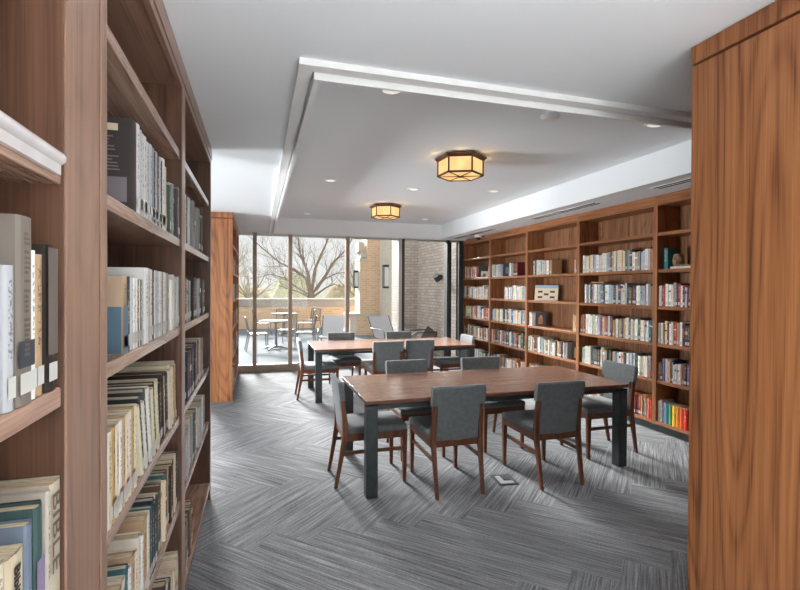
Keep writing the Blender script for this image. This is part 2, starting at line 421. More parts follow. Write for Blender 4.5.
# clear label rail clipped on the upper shelf of the first bookcase
b = MB(); b.tube([(FXL-.002, .1, 1.829), (FXL-.002, .99, 1.829)], .0125, 10)
b.box(FXL-.006, FXL+.002, .1, .99, 1.80, 1.83)
b.build('label_holder', plain('clear_acrylic', (205,200,198), .18, .25, .8, .12, 9), left_cases[0], left_cases[0].location, smooth=True)['label'] = 'glossy clear acrylic label holder'
# end bookcases by the window
ec = bookcase('walnut bookcase standing beyond the aisle, its plain end panel facing the room', 1, 7.06, 8.27, FXL, .34, 'oak')
b = MB(); b.box(FXL+.004, -.69, 7.035, 7.058, .0, 2.56); b.box(FXL+.004, -.69, 7.03, 7.058, 2.57, ZC-.003); b.build('end_panel', M['panel'], ec, ec.location, bevel=.002)
bookcase('walnut bookcase against the window, behind the one with the end panel', 1, 8.27, 9.38, FXL, .34, 'oak')
RB = [2.96, 4.27, 5.61, 6.93, 8.23, 9.49]
RL = ['walnut bookcase bay next to the wood end panel, rainbow books on its bottom shelf',
      'wide walnut bookcase bay second from the wood end panel, nearly full of books',
      'walnut bookcase bay with a display book on its third shelf and gaps above',
      'walnut bookcase bay fourth from the wood end panel, third shelf half empty',
      'walnut bookcase bay at the window end of the long book wall']
right_cases = [bookcase(RL[i], -1, RB[i], RB[i+1], FXR, .33, 'oak') for i in range(5)]
right_cases.append(None)
# freestanding bookcase whose end panel closes the view on the right
t = thing('bookcase', 'freestanding bookcase showing only its tall plain walnut end panel, cropped by frame', 'bookcase', (2.3, 1.2, 0)); O = t.location
b = MB(); b.box(1.80, 1.84, .86, 1.61, 0, 2.562); b.build('end_panel', M['panel'], t, O, bevel=.0015)
b = MB(); b.box(1.796, 1.84, .86, 1.612, 2.572, ZC-.002); b.build('crown', M['panel'], t, O, bevel=.0015)
b = MB(); b.box(1.82, 1.84, .87, 1.60, 2.55, 2.58); b.build('reveal', M['black'], t, O)
b = MB(); b.box(1.842, 4.55, 1.225, 1.245, .085, ZC-.003); b.build('back_panel', M['back_wood'], t, O)
for z in SH:
    b = MB(); b.box(1.842, 4.55, 1.247, 1.60, z-TS, z); b.build('shelf', M['oak_x'], t, O, bevel=.002)
    b = MB(); b.box(1.842, 4.55, .87, 1.223, z-TS, z); b.build('shelf', M['oak_x'], t, O, bevel=.002)
for x in (3.18, 4.52):
    b = MB(); b.box(x, x+.028, .87, 1.60, 0, ZC-.004); b.build('side_panel', M['oak_z'], t, O)

# ------------------------------------------------------------------ books
NAMED = {}
def C(r, g, b_, n): NAMED[s2l((r,g,b_))] = n; return s2l((r,g,b_))
cream = C(222,206,172,'cream'); white = C(232,230,224,'white'); ivory = C(214,204,186,'ivory'); tan = C(186,150,106,'tan'); brown = C(112,80,58,'brown'); dkbrown = C(62,46,38,'dark brown')
grey = C(146,144,142,'grey'); dkgrey = C(78,80,82,'dark grey'); black = C(34,33,35,'black'); navy = C(38,48,76,'navy'); teal = C(44,92,98,'teal'); blue = C(66,104,150,'blue'); pale_blue = C(160,178,186,'pale blue')
green = C(64,88,66,'green'); pale_green = C(158,172,150,'pale green'); red = C(168,44,38,'red'); maroon = C(98,40,38,'maroon'); orange = C(196,104,52,'orange'); ochre = C(196,152,84,'ochre'); purple = C(116,98,146,'purple'); pink = C(196,140,130,'pink'); charcoal = C(54,58,60,'charcoal'); silver = C(186,186,188,'silver')
brightred = C(206,42,24,'bright red'); brightorange = C(226,92,26,'bright orange'); yellow = C(236,188,44,'yellow'); amber = C(226,130,36,'amber'); lime = C(92,152,62,'bright green'); sky_blue = C(40,124,160,'bright blue'); lilac = C(150,132,160,'lilac')
PAL = {'pale': [white, white, ivory, silver, cream, white, grey, silver, ivory],
       'dark': [dkgrey, charcoal, black, grey, dkbrown, silver, dkgrey, grey, green, white],
       'cream': [cream, ivory, tan, cream, white, ochre, ivory, dkbrown],
       'bluebrown': [teal, navy, charcoal, cream, tan, dkgrey, ivory, brown, dkbrown, grey, cream],
       'mix': [white, silver, grey, ivory, cream, white, dkgrey, charcoal, pale_blue, maroon, red, navy, tan, brown, black, orange, green, silver, white, ivory, pale_green, ochre, blue],
       'lightmix': [white, silver, ivory, white, grey, cream, pale_blue, silver, dkgrey, charcoal, tan, white, pale_green, teal, maroon, lilac, ivory, orange, brown],
       'warm': [cream, tan, orange, maroon, white, ivory, brown, red, grey, silver, ochre, white, charcoal]}
def vary(c, k=.06):
    g = 1 + rnd.uniform(-k*2, k*2)
    return tuple(max(.004, min(.95, x*g*(1+rnd.uniform(-k, k)))) for x in c)
def book_geo(b, pg, lb, side, th, h, d, c, lab=True, band=None, ori=(0,0,0), tilt=0.0, cm=0, pm=1, lm=2, plain=False):
    """book standing on its tail: spine at local x=0 towards side*x, thickness +y, height +z; geometry appended to the builders"""
    s = side; ct = .0022 if th > .012 else .0014
    ca, sa = math.cos(tilt), math.sin(tilt)
    def T(p):
        x, y, z = p; y, z = y*ca - z*sa, y*sa + z*ca
        return (ori[0]+x, ori[1]+y, ori[2]+z)
    nb = -.05
    arc = [(-s*.000, 0), (s*.003*(th > .012), th*.2), (s*.0045*(th > .012), th*.5), (s*.003*(th > .012), th*.8), (-s*.000, th)]
    zs = [0, h]
    # spine strip with UV (u across, v up)
    for i in range(4):
        (xa, ya), (xc, yc) = arc[i], arc[i+1]; ua, uc = ya/th, yc/th
        cc = c
        b.face([T((xa,ya,0)),T((xc,yc,0)),T((xc,yc,h)),T((xa,ya,h))], cm, [(.5,-.5)]*4 if plain else [(ua,0),(uc,0),(uc,1),(ua,1)], cc)
    for y0, y1 in ((0, ct), (th-ct, th)):
        p = [T(q) for q in ((0,y0,0),(-s*d,y0,0),(-s*d,y1,0),(0,y1,0),(0,y0,h),(-s*d,y0,h),(-s*d,y1,h),(0,y1,h))]
        big = [(.5,-.5)]*4
        b._faces(p, [(0,3,2,1),(4,5,6,7),(0,1,5,4),(1,2,6,5),(2,3,7,6),(3,0,4,7)], cm, c, [[(.5,-.5)]*4]*6)
    # page block
    i = .004 if d > .12 else .003
    p = [T(q) for q in ((-s*.002,ct,i),(-s*(d-i),ct,i),(-s*(d-i),th-ct,i),(-s*.002,th-ct,i),(-s*.002,ct,h-i),(-s*(d-i),ct,h-i),(-s*(d-i),th-ct,h-i),(-s*.002,th-ct,h-i))]
    pg._faces(p, [(0,3,2,1),(4,5,6,7),(0,1,5,4),(1,2,6,5),(2,3,7,6),(3,0,4,7)], pm, (.6,.5,.4), [[(.5,-.5)]*4]*6)
    x = s*.0052 if th > .012 else s*.0006
    if lab:
        m = min(.004, th*.12)
        lb.face([T(q) for q in ((x,m,.018),(x,th-m,.018),(x,th-m,.05),(x,m,.05))], lm, [(.5,-.5)]*4, (.9,.9,.9))
    if band:
        for z0, z1, bc in band:
            b.face([T(q) for q in ((x,.0006,h*z0),(x,th-.0006,h*z0),(x,th-.0006,h*z1),(x,.0006,h*z1))], cm, [(.1,-.5)]*4, bc)
ORD = ['first','second','third','fourth','fifth','sixth','seventh','eighth','ninth','tenth','eleventh','twelfth','thirteenth','fourteenth','fifteenth','sixteenth','seventeenth','eighteenth','nineteenth','twentieth']
ORD += ['twenty-'+o for o in ORD[:9]] + ['thirtieth'] + ['thirty-'+o for o in ORD[:9]] + ['fortieth'] + ['forty-'+o for o in ORD[:9]]
def cname(c):
    return NAMED[min(NAMED, key=lambda k: sum((math.sqrt(a)-math.sqrt(e))**2 for a, e in zip(k, c)))]
class Row:
    """lays books along +y from y0; individual objects or appended to the one mass of far books"""
    count = 0; mass = MB()
    def __init__(s, side, xs, z, where, group, parts=False, solo=True, end='post'):
        s.side, s.xs, s.z, s.where, s.group, s.parts, s.solo, s.i, s.end = side, xs, z, where, group, parts, solo, 0, end
        s.list = []
    def put(s, y, th, h, d, c, tilt=0.0, band=None, lab=True, label=None, jx=None, base=0.0, bare=False):
        if s.side > 0:  # left row books darkened and greyed, the weaker light there put into colour
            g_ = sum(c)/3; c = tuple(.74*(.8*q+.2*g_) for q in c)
        x = s.xs + (jx if jx is not None else -s.side*rnd.uniform(0, .018))
        if not s.solo:
            book_geo(Row.mass, Row.mass, Row.mass, s.side, th, h, d, c, lab, band, (x, y, s.z+.0012+base), tilt); return None
        b, pg, lb = MB(), MB(), MB()
        if s.parts:
            book_geo(b, pg, lb, s.side, th, h, d, c, lab, band, plain=bare)
            pg.m = [0]*len(pg.m); lb.m = [0]*len(lb.m)
            o = b.build('book', [M['cover']])
            pg.build('page_block', [M['pages']], o)
            if lab: lb.build('spine_label', [M['label']], o)['label'] = 'white call number label'
        else:
            book_geo(b, b, b, s.side, th, h, d, c, lab, band); o = b.build('book', [M['cover'], M['pages'], M['label']])
        dz = max(0.0, -th*math.sin(tilt)) if tilt else 0
        o.location = (x, y, s.z+.0012+dz+base); o.rotation_euler = (tilt, 0, 0)
        o['category'] = 'book'; o['group'] = s.group
        s.list.append((o, th, h, c, label)); Row.count += 1
        return o
    def fill(s, y0, y1, wr, hr, pal, d=(.15,.2), tilt=0.0, gap=.0012, tl=None, bands=.3, lab=.85):
        y = y0; pal = PAL[pal] if isinstance(pal, str) else pal
        run = 0
        while True:
            th = rnd.uniform(*wr)
            if y + th > y1: break
            if run <= 0: base_h = rnd.uniform(*hr); run = rnd.randint(1, 4); cbase = rnd.choice(pal)
            run -= 1
            h = base_h + rnd.uniform(-.012, .012); c = vary(rnd.choice(pal) if rnd.random() < .7 else cbase)
            bd = None
            if rnd.random() < bands and th > .011:
                o = rnd.choice(pal); z0 = rnd.uniform(.55, .8); bd = [(z0, z0+rnd.uniform(.04, .14), o)]
            s.put(y, th, h, rnd.uniform(*d), c, tilt, bd, rnd.random() < lab)
            y += th/math.cos(tilt) + gap
        return y
    def done(s, rev=False):
        L = s.list[::-1] if rev else s.list
        for i, (o, th, h, c, label) in enumerate(L):
            size = 'thin' if th < .017 else ('thick' if th > .034 else 'medium')
            o['label'] = label or f"{size} {cname(c)} book, {ORD[i]} from the {s.end}, {s.where}".replace("dark brown","umber").replace("dark grey","slate").replace("pale blue","powder").replace("pale green","sage").replace("bright ","vivid ")
SX = FXL - .012            # spines of the left row
def text(parent, body, size, loc, mat, bold=0.0, sx=1.0):
    cu = bpy.data.curves.new('title', 'FONT'); cu.body = body; cu.size = size; cu.extrude = .0002; cu.offset = bold; cu.align_y = 'CENTER'
    cu.materials.append(mat)
    tmp = bpy.data.objects.new('title_curve', cu); COL.objects.link(tmp); bpy.context.view_layer.update()
    me = bpy.data.meshes.new_from_object(tmp.evaluated_get(bpy.context.evaluated_depsgraph_get())); bpy.data.objects.remove(tmp)
    o = bpy.data.objects.new('title', me); COL.objects.link(o); o.parent = parent
    o.matrix_local = Matrix(((0,0,1,loc[0]),(0,1,0,loc[1]),(-sx,0,0,loc[2]),(0,0,0,1)))
    return o
# -- first (cropped) bookcase, middle shelf: seen end on beside the post
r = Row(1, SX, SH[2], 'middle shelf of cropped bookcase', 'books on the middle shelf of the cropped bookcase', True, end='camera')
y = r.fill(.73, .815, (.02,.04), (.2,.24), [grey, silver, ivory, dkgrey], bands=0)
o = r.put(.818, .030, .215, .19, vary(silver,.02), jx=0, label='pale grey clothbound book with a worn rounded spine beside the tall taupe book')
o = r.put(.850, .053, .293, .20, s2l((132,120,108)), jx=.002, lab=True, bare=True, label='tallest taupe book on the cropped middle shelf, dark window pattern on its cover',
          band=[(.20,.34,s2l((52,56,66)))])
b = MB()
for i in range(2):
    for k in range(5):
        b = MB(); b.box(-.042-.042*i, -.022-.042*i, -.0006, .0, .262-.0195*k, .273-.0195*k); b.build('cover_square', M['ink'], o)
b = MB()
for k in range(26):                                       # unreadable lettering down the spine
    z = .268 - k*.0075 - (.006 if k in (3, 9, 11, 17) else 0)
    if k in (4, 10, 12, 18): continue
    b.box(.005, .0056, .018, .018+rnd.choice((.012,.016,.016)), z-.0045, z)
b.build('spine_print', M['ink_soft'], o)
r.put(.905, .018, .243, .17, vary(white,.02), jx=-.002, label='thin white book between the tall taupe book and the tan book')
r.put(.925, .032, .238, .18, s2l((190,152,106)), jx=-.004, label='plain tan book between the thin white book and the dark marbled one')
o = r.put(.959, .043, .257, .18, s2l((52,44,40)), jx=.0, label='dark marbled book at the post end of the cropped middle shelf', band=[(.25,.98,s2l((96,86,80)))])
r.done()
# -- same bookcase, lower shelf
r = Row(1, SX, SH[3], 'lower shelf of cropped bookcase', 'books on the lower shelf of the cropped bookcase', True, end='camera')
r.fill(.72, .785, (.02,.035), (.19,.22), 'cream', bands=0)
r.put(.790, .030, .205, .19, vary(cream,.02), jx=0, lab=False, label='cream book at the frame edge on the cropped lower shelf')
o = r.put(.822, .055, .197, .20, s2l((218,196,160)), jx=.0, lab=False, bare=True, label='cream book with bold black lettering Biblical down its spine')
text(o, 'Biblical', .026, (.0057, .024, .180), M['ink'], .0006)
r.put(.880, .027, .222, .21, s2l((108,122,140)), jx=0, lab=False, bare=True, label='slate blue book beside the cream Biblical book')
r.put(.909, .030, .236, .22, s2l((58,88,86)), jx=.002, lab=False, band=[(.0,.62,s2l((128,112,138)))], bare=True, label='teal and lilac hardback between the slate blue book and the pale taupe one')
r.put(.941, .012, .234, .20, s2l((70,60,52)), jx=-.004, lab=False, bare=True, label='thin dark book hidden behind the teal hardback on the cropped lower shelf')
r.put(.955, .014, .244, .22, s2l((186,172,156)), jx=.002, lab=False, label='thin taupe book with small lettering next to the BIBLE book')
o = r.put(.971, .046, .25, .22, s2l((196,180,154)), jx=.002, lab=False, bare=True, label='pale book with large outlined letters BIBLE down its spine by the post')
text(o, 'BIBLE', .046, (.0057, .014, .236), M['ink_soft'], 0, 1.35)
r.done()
# -- second bookcase
BW = "shelf past the thick post"
g = 'books in the bookcase past the thick post'
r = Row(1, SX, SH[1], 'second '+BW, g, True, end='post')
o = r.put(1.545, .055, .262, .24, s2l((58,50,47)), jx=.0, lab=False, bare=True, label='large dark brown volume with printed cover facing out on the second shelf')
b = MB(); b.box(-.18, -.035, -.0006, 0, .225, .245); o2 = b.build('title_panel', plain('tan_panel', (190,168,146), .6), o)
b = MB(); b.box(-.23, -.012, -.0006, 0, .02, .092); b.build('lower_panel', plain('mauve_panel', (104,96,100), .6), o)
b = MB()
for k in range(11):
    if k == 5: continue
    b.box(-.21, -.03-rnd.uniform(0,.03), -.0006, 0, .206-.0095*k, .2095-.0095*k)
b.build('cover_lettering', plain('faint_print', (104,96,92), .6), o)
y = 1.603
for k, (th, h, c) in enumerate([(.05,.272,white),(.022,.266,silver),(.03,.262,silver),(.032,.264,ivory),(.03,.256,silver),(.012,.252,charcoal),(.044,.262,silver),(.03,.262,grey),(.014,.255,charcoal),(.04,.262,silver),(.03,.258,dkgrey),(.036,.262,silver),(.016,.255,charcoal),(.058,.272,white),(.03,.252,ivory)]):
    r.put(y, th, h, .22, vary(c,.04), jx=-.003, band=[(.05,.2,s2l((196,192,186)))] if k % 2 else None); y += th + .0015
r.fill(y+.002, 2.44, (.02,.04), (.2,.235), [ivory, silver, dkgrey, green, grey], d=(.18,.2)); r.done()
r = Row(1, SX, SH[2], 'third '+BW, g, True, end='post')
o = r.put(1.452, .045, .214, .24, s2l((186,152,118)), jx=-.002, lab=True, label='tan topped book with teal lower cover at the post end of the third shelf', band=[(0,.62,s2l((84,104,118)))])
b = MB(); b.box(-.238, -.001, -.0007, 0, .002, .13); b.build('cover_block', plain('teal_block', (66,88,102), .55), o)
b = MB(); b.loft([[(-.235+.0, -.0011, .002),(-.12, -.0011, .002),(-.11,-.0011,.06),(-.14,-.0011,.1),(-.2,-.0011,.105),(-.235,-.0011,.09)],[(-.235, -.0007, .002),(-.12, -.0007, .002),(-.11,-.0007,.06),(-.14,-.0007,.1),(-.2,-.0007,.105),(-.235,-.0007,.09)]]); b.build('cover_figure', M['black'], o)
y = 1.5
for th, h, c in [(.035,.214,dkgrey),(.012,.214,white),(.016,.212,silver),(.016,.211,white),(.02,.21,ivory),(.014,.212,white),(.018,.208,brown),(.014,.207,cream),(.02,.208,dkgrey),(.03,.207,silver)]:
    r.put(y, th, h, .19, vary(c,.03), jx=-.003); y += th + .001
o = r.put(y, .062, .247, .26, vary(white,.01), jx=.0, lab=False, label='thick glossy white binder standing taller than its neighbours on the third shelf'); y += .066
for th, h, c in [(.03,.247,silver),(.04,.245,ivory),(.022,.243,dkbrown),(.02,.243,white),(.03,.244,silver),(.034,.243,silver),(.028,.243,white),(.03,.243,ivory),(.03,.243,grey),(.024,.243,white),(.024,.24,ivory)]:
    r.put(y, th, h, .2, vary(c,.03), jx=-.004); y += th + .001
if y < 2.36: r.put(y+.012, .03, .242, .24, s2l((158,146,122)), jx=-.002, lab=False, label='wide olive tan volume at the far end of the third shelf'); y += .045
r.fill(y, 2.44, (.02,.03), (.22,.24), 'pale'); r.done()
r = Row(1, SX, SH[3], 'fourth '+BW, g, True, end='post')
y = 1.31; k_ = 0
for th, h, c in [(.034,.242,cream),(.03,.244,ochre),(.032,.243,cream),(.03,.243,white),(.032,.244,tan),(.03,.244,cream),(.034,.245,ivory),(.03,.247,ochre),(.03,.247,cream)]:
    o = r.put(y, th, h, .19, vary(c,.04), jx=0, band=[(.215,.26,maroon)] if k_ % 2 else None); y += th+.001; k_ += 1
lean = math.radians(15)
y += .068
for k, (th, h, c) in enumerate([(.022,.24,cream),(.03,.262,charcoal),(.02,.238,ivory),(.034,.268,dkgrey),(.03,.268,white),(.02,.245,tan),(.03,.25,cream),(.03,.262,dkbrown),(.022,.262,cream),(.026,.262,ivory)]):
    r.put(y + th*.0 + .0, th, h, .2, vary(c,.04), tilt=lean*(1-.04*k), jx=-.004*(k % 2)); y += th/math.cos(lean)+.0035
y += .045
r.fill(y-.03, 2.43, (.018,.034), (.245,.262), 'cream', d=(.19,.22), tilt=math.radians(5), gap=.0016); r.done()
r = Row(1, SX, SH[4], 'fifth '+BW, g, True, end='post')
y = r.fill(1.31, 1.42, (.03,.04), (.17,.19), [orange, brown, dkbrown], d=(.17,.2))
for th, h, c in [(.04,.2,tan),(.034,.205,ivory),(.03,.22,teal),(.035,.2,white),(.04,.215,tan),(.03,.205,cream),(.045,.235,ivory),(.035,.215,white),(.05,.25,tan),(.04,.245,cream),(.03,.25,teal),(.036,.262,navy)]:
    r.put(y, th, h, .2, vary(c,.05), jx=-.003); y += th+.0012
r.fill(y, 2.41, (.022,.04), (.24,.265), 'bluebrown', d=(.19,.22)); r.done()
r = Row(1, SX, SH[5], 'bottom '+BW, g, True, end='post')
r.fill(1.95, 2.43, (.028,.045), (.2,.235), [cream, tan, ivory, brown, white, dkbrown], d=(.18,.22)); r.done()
# -- third bookcase of the left row
g = 'books in the far bookcase of the left row'; BW = "shelf of far left bookcase"
for k, (pal, hr, ya, yb, o_) in enumerate([([charcoal, white, dkgrey, silver, charcoal, ivory, grey], (.23,.285), 2.523, 3.52, 'second'), ('dark', (.22,.245), 2.524, 3.64, 'third'),
                                ([maroon, ivory, dkgrey, navy, silver, grey, tan, brown], (.22,.265), 2.524, 3.60, 'fourth'),
                                ([dkgrey, ivory, grey, green, white, charcoal, silver], (.24,.30), 2.524, 3.62, 'fifth'),
                                ([tan, cream, brown, maroon, grey, dkbrown], (.22,.26), 2.524, 3.02, 'bottom')]):
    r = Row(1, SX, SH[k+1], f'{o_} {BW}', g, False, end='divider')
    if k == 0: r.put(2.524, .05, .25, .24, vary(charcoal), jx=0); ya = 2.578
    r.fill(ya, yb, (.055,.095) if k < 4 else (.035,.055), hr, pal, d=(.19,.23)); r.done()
# -- right wall
RX = FXR + .012
def rrow(bay, shelf, solo=True, jx=0): 
    bn = ['bay beside wood panel','second bay from wood panel'][bay] if bay < 2 else ''
    return Row(-1, RX, SH[shelf], f"{['top','second','third','fourth','fifth','bottom'][shelf]} shelf, {bn}", f'books in {bn}', False, solo, 'right' if bay == 0 else 'right divider')
d_ = (.14,.18)
# bay beside the end panel, only its far third is in view: y 3.8 .. 4.24
PRE = 3.83
for sh, pal, hr in ((2, [grey, silver, ivory, dkgrey, maroon, white, tan, green, red], (.215,.25)), (3, [silver, grey, white, maroon, ivory, red, cream, charcoal, tan], (.22,.245)), (4, [purple, white, navy, maroon, charcoal, orange, ivory, tan, brown, white], (.20,.24))):
    r = rrow(0, sh); r.fill(PRE, 4.235, (.022,.036), hr, pal, d=d_); r.done()
    q = rrow(0, sh, False); q.fill(2.995, PRE-.005, (.022,.04), hr, pal, d=d_)
r = rrow(0, 5); y = 3.845
for th, c, lab in [(.046,brightred,'bright red'),(.05,brightorange,'red orange'),(.042,amber,'amber'),(.048,yellow,'yellow'),(.046,lime,'bright green'),(.05,sky_blue,'bright blue')]:
    r.put(y, th, .218, .17, c, jx=.002, lab=False, label=f'{lab} volume in the rainbow set on the bottom shelf'); y += th+.001
r.fill(y, 4.235, (.018,.028), (.225,.24), [grey, silver, charcoal, ivory], d=d_); r.done()
q = rrow(0, 5, False); q.fill(2.995, 3.84, (.03,.04), (.21,.24), 'mix', d=d_)
r = rrow(0, 1)
for th, yy, c, lab in ((.05, 4.11, s2l((30,104,108)), 'teal book standing on the second shelf beside the small carved ornament'),):
    r.put(yy, th, .225, .17, c, jx=.0, lab=False, label=lab)
r.done()
# flat stack beside it
def flat_book(label, x, y, z, th, w, l, c, rz=0, group=None):
    b = MB(); book_geo(b, b, b, -1, th, l, w, c, False)
    o = b.build('book', [M['cover'], M['pages'], M['label']]); o.rotation_euler = (PI/2, 0, rz)   # lying flat
    o.matrix_world = Matrix.Translation((x, y, z)) @ Matrix.Rotation(rz, 4, 'Z') @ Matrix(((1,0,0,0),(0,0,1,0),(0,1,0,0),(0,0,0,1)))
    Row.count += 1
    return tag(o, label, 'book', group)
flat_book('pale book lying flat under the carved ornament on the second shelf', FXR+.02, 3.80, SH[1]+.001, .022, .19, .28, vary(ivory))
o = flat_book('brown book lying flat on the pale book beside the carved ornament', FXR+.03, 3.78, SH[1]+.025, .018, .17, .23, vary(brown))
b = MB()
P = []
for i in range(9):
    zz = i/8; R = .055*(1.0 if i in (0,) else .8+.35*math.sin(PI*zz*.95))
    P.append([(FXR+.09+R*1.0*math.cos(2*PI*k/14)*(1+.12*math.sin(3*k+i)), 4.045+R*.8*math.sin(2*PI*k/14)*(1+.12*math.cos(2*k+i)), SH[1]+.024+.135*zz) for k in range(14)])
b.loft(P)
tag(b.build('carved_ornament', plain('carved_stone', (150,118,92), .8, 0, .3, .4, 30), smooth=True, org=(FXR+.09, 4.045, SH[1]+.024)), 'small brown carved ornament standing beside the teal book', 'ornament')
# second bay
for sh, pal, hr, solo, y0 in ((1, [silver, white, ivory, grey, silver, lilac, cream, white, pale_blue, dkgrey, tan], (.215,.255), True, 4.34), (2, 'lightmix', (.21,.25), True, 4.34), (3, 'lightmix', (.22,.255), False, 4.305), (4, 'mix', (.215,.25), False, 4.34), (5, 'warm', (.2,.25), False, 4.36)):
    r = rrow(1, sh, solo)
    if sh == 1: r.put(4.312, .045, .23, .19, s2l((168,120,84)), lab=False, jx=0, label='tan book with a dark panel at the divider end of the second shelf')
    elif sh == 2: r.put(4.308, .03, .225, .19, s2l((150,110,80)), lab=False, jx=0, label='brown book with a dark panel at the divider end of the third shelf')
    elif sh == 4: r.put(4.308, .03, .23, .19, s2l((60,34,28)), lab=False, jx=0, band=[(.1,.4,red)], label='dark red novel at the divider end of the fifth shelf')
    elif sh == 5:
        for k in range(2): r.put(4.31+.026*k, .025, .215+.01*k, .17, brightred, lab=False, jx=0)
    r.fill(y0 + (.02 if sh < 3 else 0), 5.57 if sh not in (2,) else 5.50, (.026,.045) if solo else (.024,.04), hr, pal, d=d_)
    if solo: r.done()
flat_book('tan book lying flat across the book tops on the third shelf', FXR+.03, 5.12, SH[2]+.264, .018, .14, .24, vary(tan))
# far bays: one mass of uncountably small repeats
def far(bay, sh, segs):
    r = Row(-1, RX, SH[sh], '', '', False, False)
    for y0, y1, pal, hr in segs: r.fill(y0, y1, (.022,.042), hr, pal, d=d_)
far(2, 1, [(6.30,6.78,[white, pale_blue, silver, teal, ivory, charcoal],(.21,.235)), (5.66,5.73,[cream, brown],(.2,.22))])
r_ = Row(-1, RX, SH[1], '', '', False, False); r_.put(6.24, .05, .215, .18, s2l((176,138,98)), jx=0)
far(2, 3, [(6.78,6.88,[tan, silver, white],(.2,.22)), (5.66,5.74,[tan, ivory],(.23,.24))])
far(2, 4, [(5.86,6.89,'lightmix',(.2,.24))]); far(2, 5, [(5.66,6.88,'mix',(.2,.24))])
far(3, 1, [(7.84,8.18,[white, pale_green, silver],(.2,.23)), (7.47,7.58,[pale_blue, pale_green, white],(.22,.24)), (7.24,7.42,[maroon, dkbrown],(.22,.23))])
far(3, 2, [(7.0,7.72,[ivory, cream, white, silver, pale_blue, grey],(.2,.235))])
far(3, 3, [(6.97,8.18,[white, silver, ivory, charcoal, blue, tan, cream, pale_blue],(.2,.24))]); far(3, 4, [(6.97,8.18,'mix',(.2,.25))]); far(3, 5, [(7.1,8.18,[white, ivory, brown, silver, orange, dkgrey],(.19,.24))])
far(4, 1, [(8.84,9.44,[ivory, pink, silver, cream, maroon],(.2,.24)), (8.27,8.36,[brown, cream],(.2,.23))])
far(4, 2, [(8.29,9.44,[ivory, white, silver, grey, dkgrey, tan],(.19,.24))]); far(4, 3, [(8.27,9.14,[white, pale_green, pink, orange, silver, blue],(.2,.25))])
far(4, 4, [(8.27,9.44,'mix',(.2,.25))]); far(4, 5, [(8.27,9.3,[silver, white, green, teal, charcoal],(.18,.23))])
for k in range(1, 6):                                    # both bookcases by the window
    for ya, yb in ((7.10, 8.2), (8.31, 9.3)):
        q = Row(1, SX, SH[k], '', '', False, False); q.fill(ya, yb - rnd.uniform(0,.2), (.025,.045), (.2,.25), 'mix', d=d_)
o = Row.mass.build('far_books', [M['cover'], M['pages'], M['label']])
tag(o, 'small books of many colours filling the far bays of both book walls', 'books', kind='stuff')
# covers facing out in the far bays
def face_out(label, x, y, z, w, h, c, rz, deco=None, tilt=.12):
    t = thing('display_book', label, 'book', (x, y, z+.006), rz); Row.count += 1
    b = MB(); cs = [(-w/2, 0), (w/2, 0)]
    th = .03
    def box(x0, x1, y0, y1, z0, z1):
        m = MB(); m.box(x0, x1, y0, y1, z0, z1); return m
    k = math.sin(tilt)
    e = bpy.data.objects
    a = box(-w/2, w/2, 0, .003, 0, h); a.c = [c]*6; a.uv = [[(.5,-.5)]*4]*6; a1 = a.build('cover', M['cover'], t)
    q = box(-w/2+.003, w/2-.004, .003, th-.003, .004, h-.004).build('page_block', M['pages'], t)
    a = box(-w/2, w/2, th-.003, th, 0, h); a.c = [c]*6; a.uv = [[(.5,-.5)]*4]*6; a2 = a.build('cover', M['cover'], t)
    for nm, x0, x1, z0, z1, cc in deco or []:
        m = MB(); m.box(w*x0, w*x1, -.0008, 0, h*z0, h*z1); m.build(nm, plain('print', cc, .5), t)
    t.rotation_euler = (-tilt, 0, rz)
    return t
face_out('cream display book with six dark squares, standing face out on the third shelf', FXR+.10, 6.52, SH[2], .40, .24, s2l((206,190,160)), math.radians(-62),
   [('title_band',-.5,.5,.8,1,(140,160,184))] + [('picture',a,a+.2,z,z+.13,(52,40,30)) for a, z in ((-.36,.5),(-.1,.33),(.16,.5),(-.36,.14),(.16,.14))])
face_out('dark novel with an orange figure on its cover, face out on the fourth shelf', FXR+.10, 6.66, SH[3], .17, .22, s2l((44,32,28)), math.radians(-45), [('picture',-.22,.2,.12,.6,(150,84,48)),('picture',-.1,.12,.5,.75,(184,128,92))])
face_out('black book with a yellow patterned cover, face out on the fifth shelf', FXR+.09, 5.72, SH[4], .17, .225, s2l((28,24,22)), math.radians(-50), [('picture',-.28,.3,.1,.75,(150,128,40)),('picture',-.1,.12,.42,.62,(60,96,44))])
face_out('black display book with a grey panel, second shelf of the half empty bay', FXR+.10, 7.71, SH[1], .19, .245, s2l((30,30,34)), math.radians(-45), [('picture',-.25,.25,.2,.7,(86,92,100))])
face_out('dark book with a pale arch on its cover, second shelf by the window', FXR+.09, 8.60, SH[1], .30, .24, s2l((40,38,36)), math.radians(-50), [('picture',-.3,.2,.0,.5,(196,186,170)),('picture',-.14,.04,.0,.3,(34,30,28))])
face_out('pale green book standing face out beside the window end of the fourth shelf', FXR+.09, 9.30, SH[3], .2, .225, s2l((176,180,140)), math.radians(-50), [('picture',-.3,.3,.3,.7,(206,206,176))])

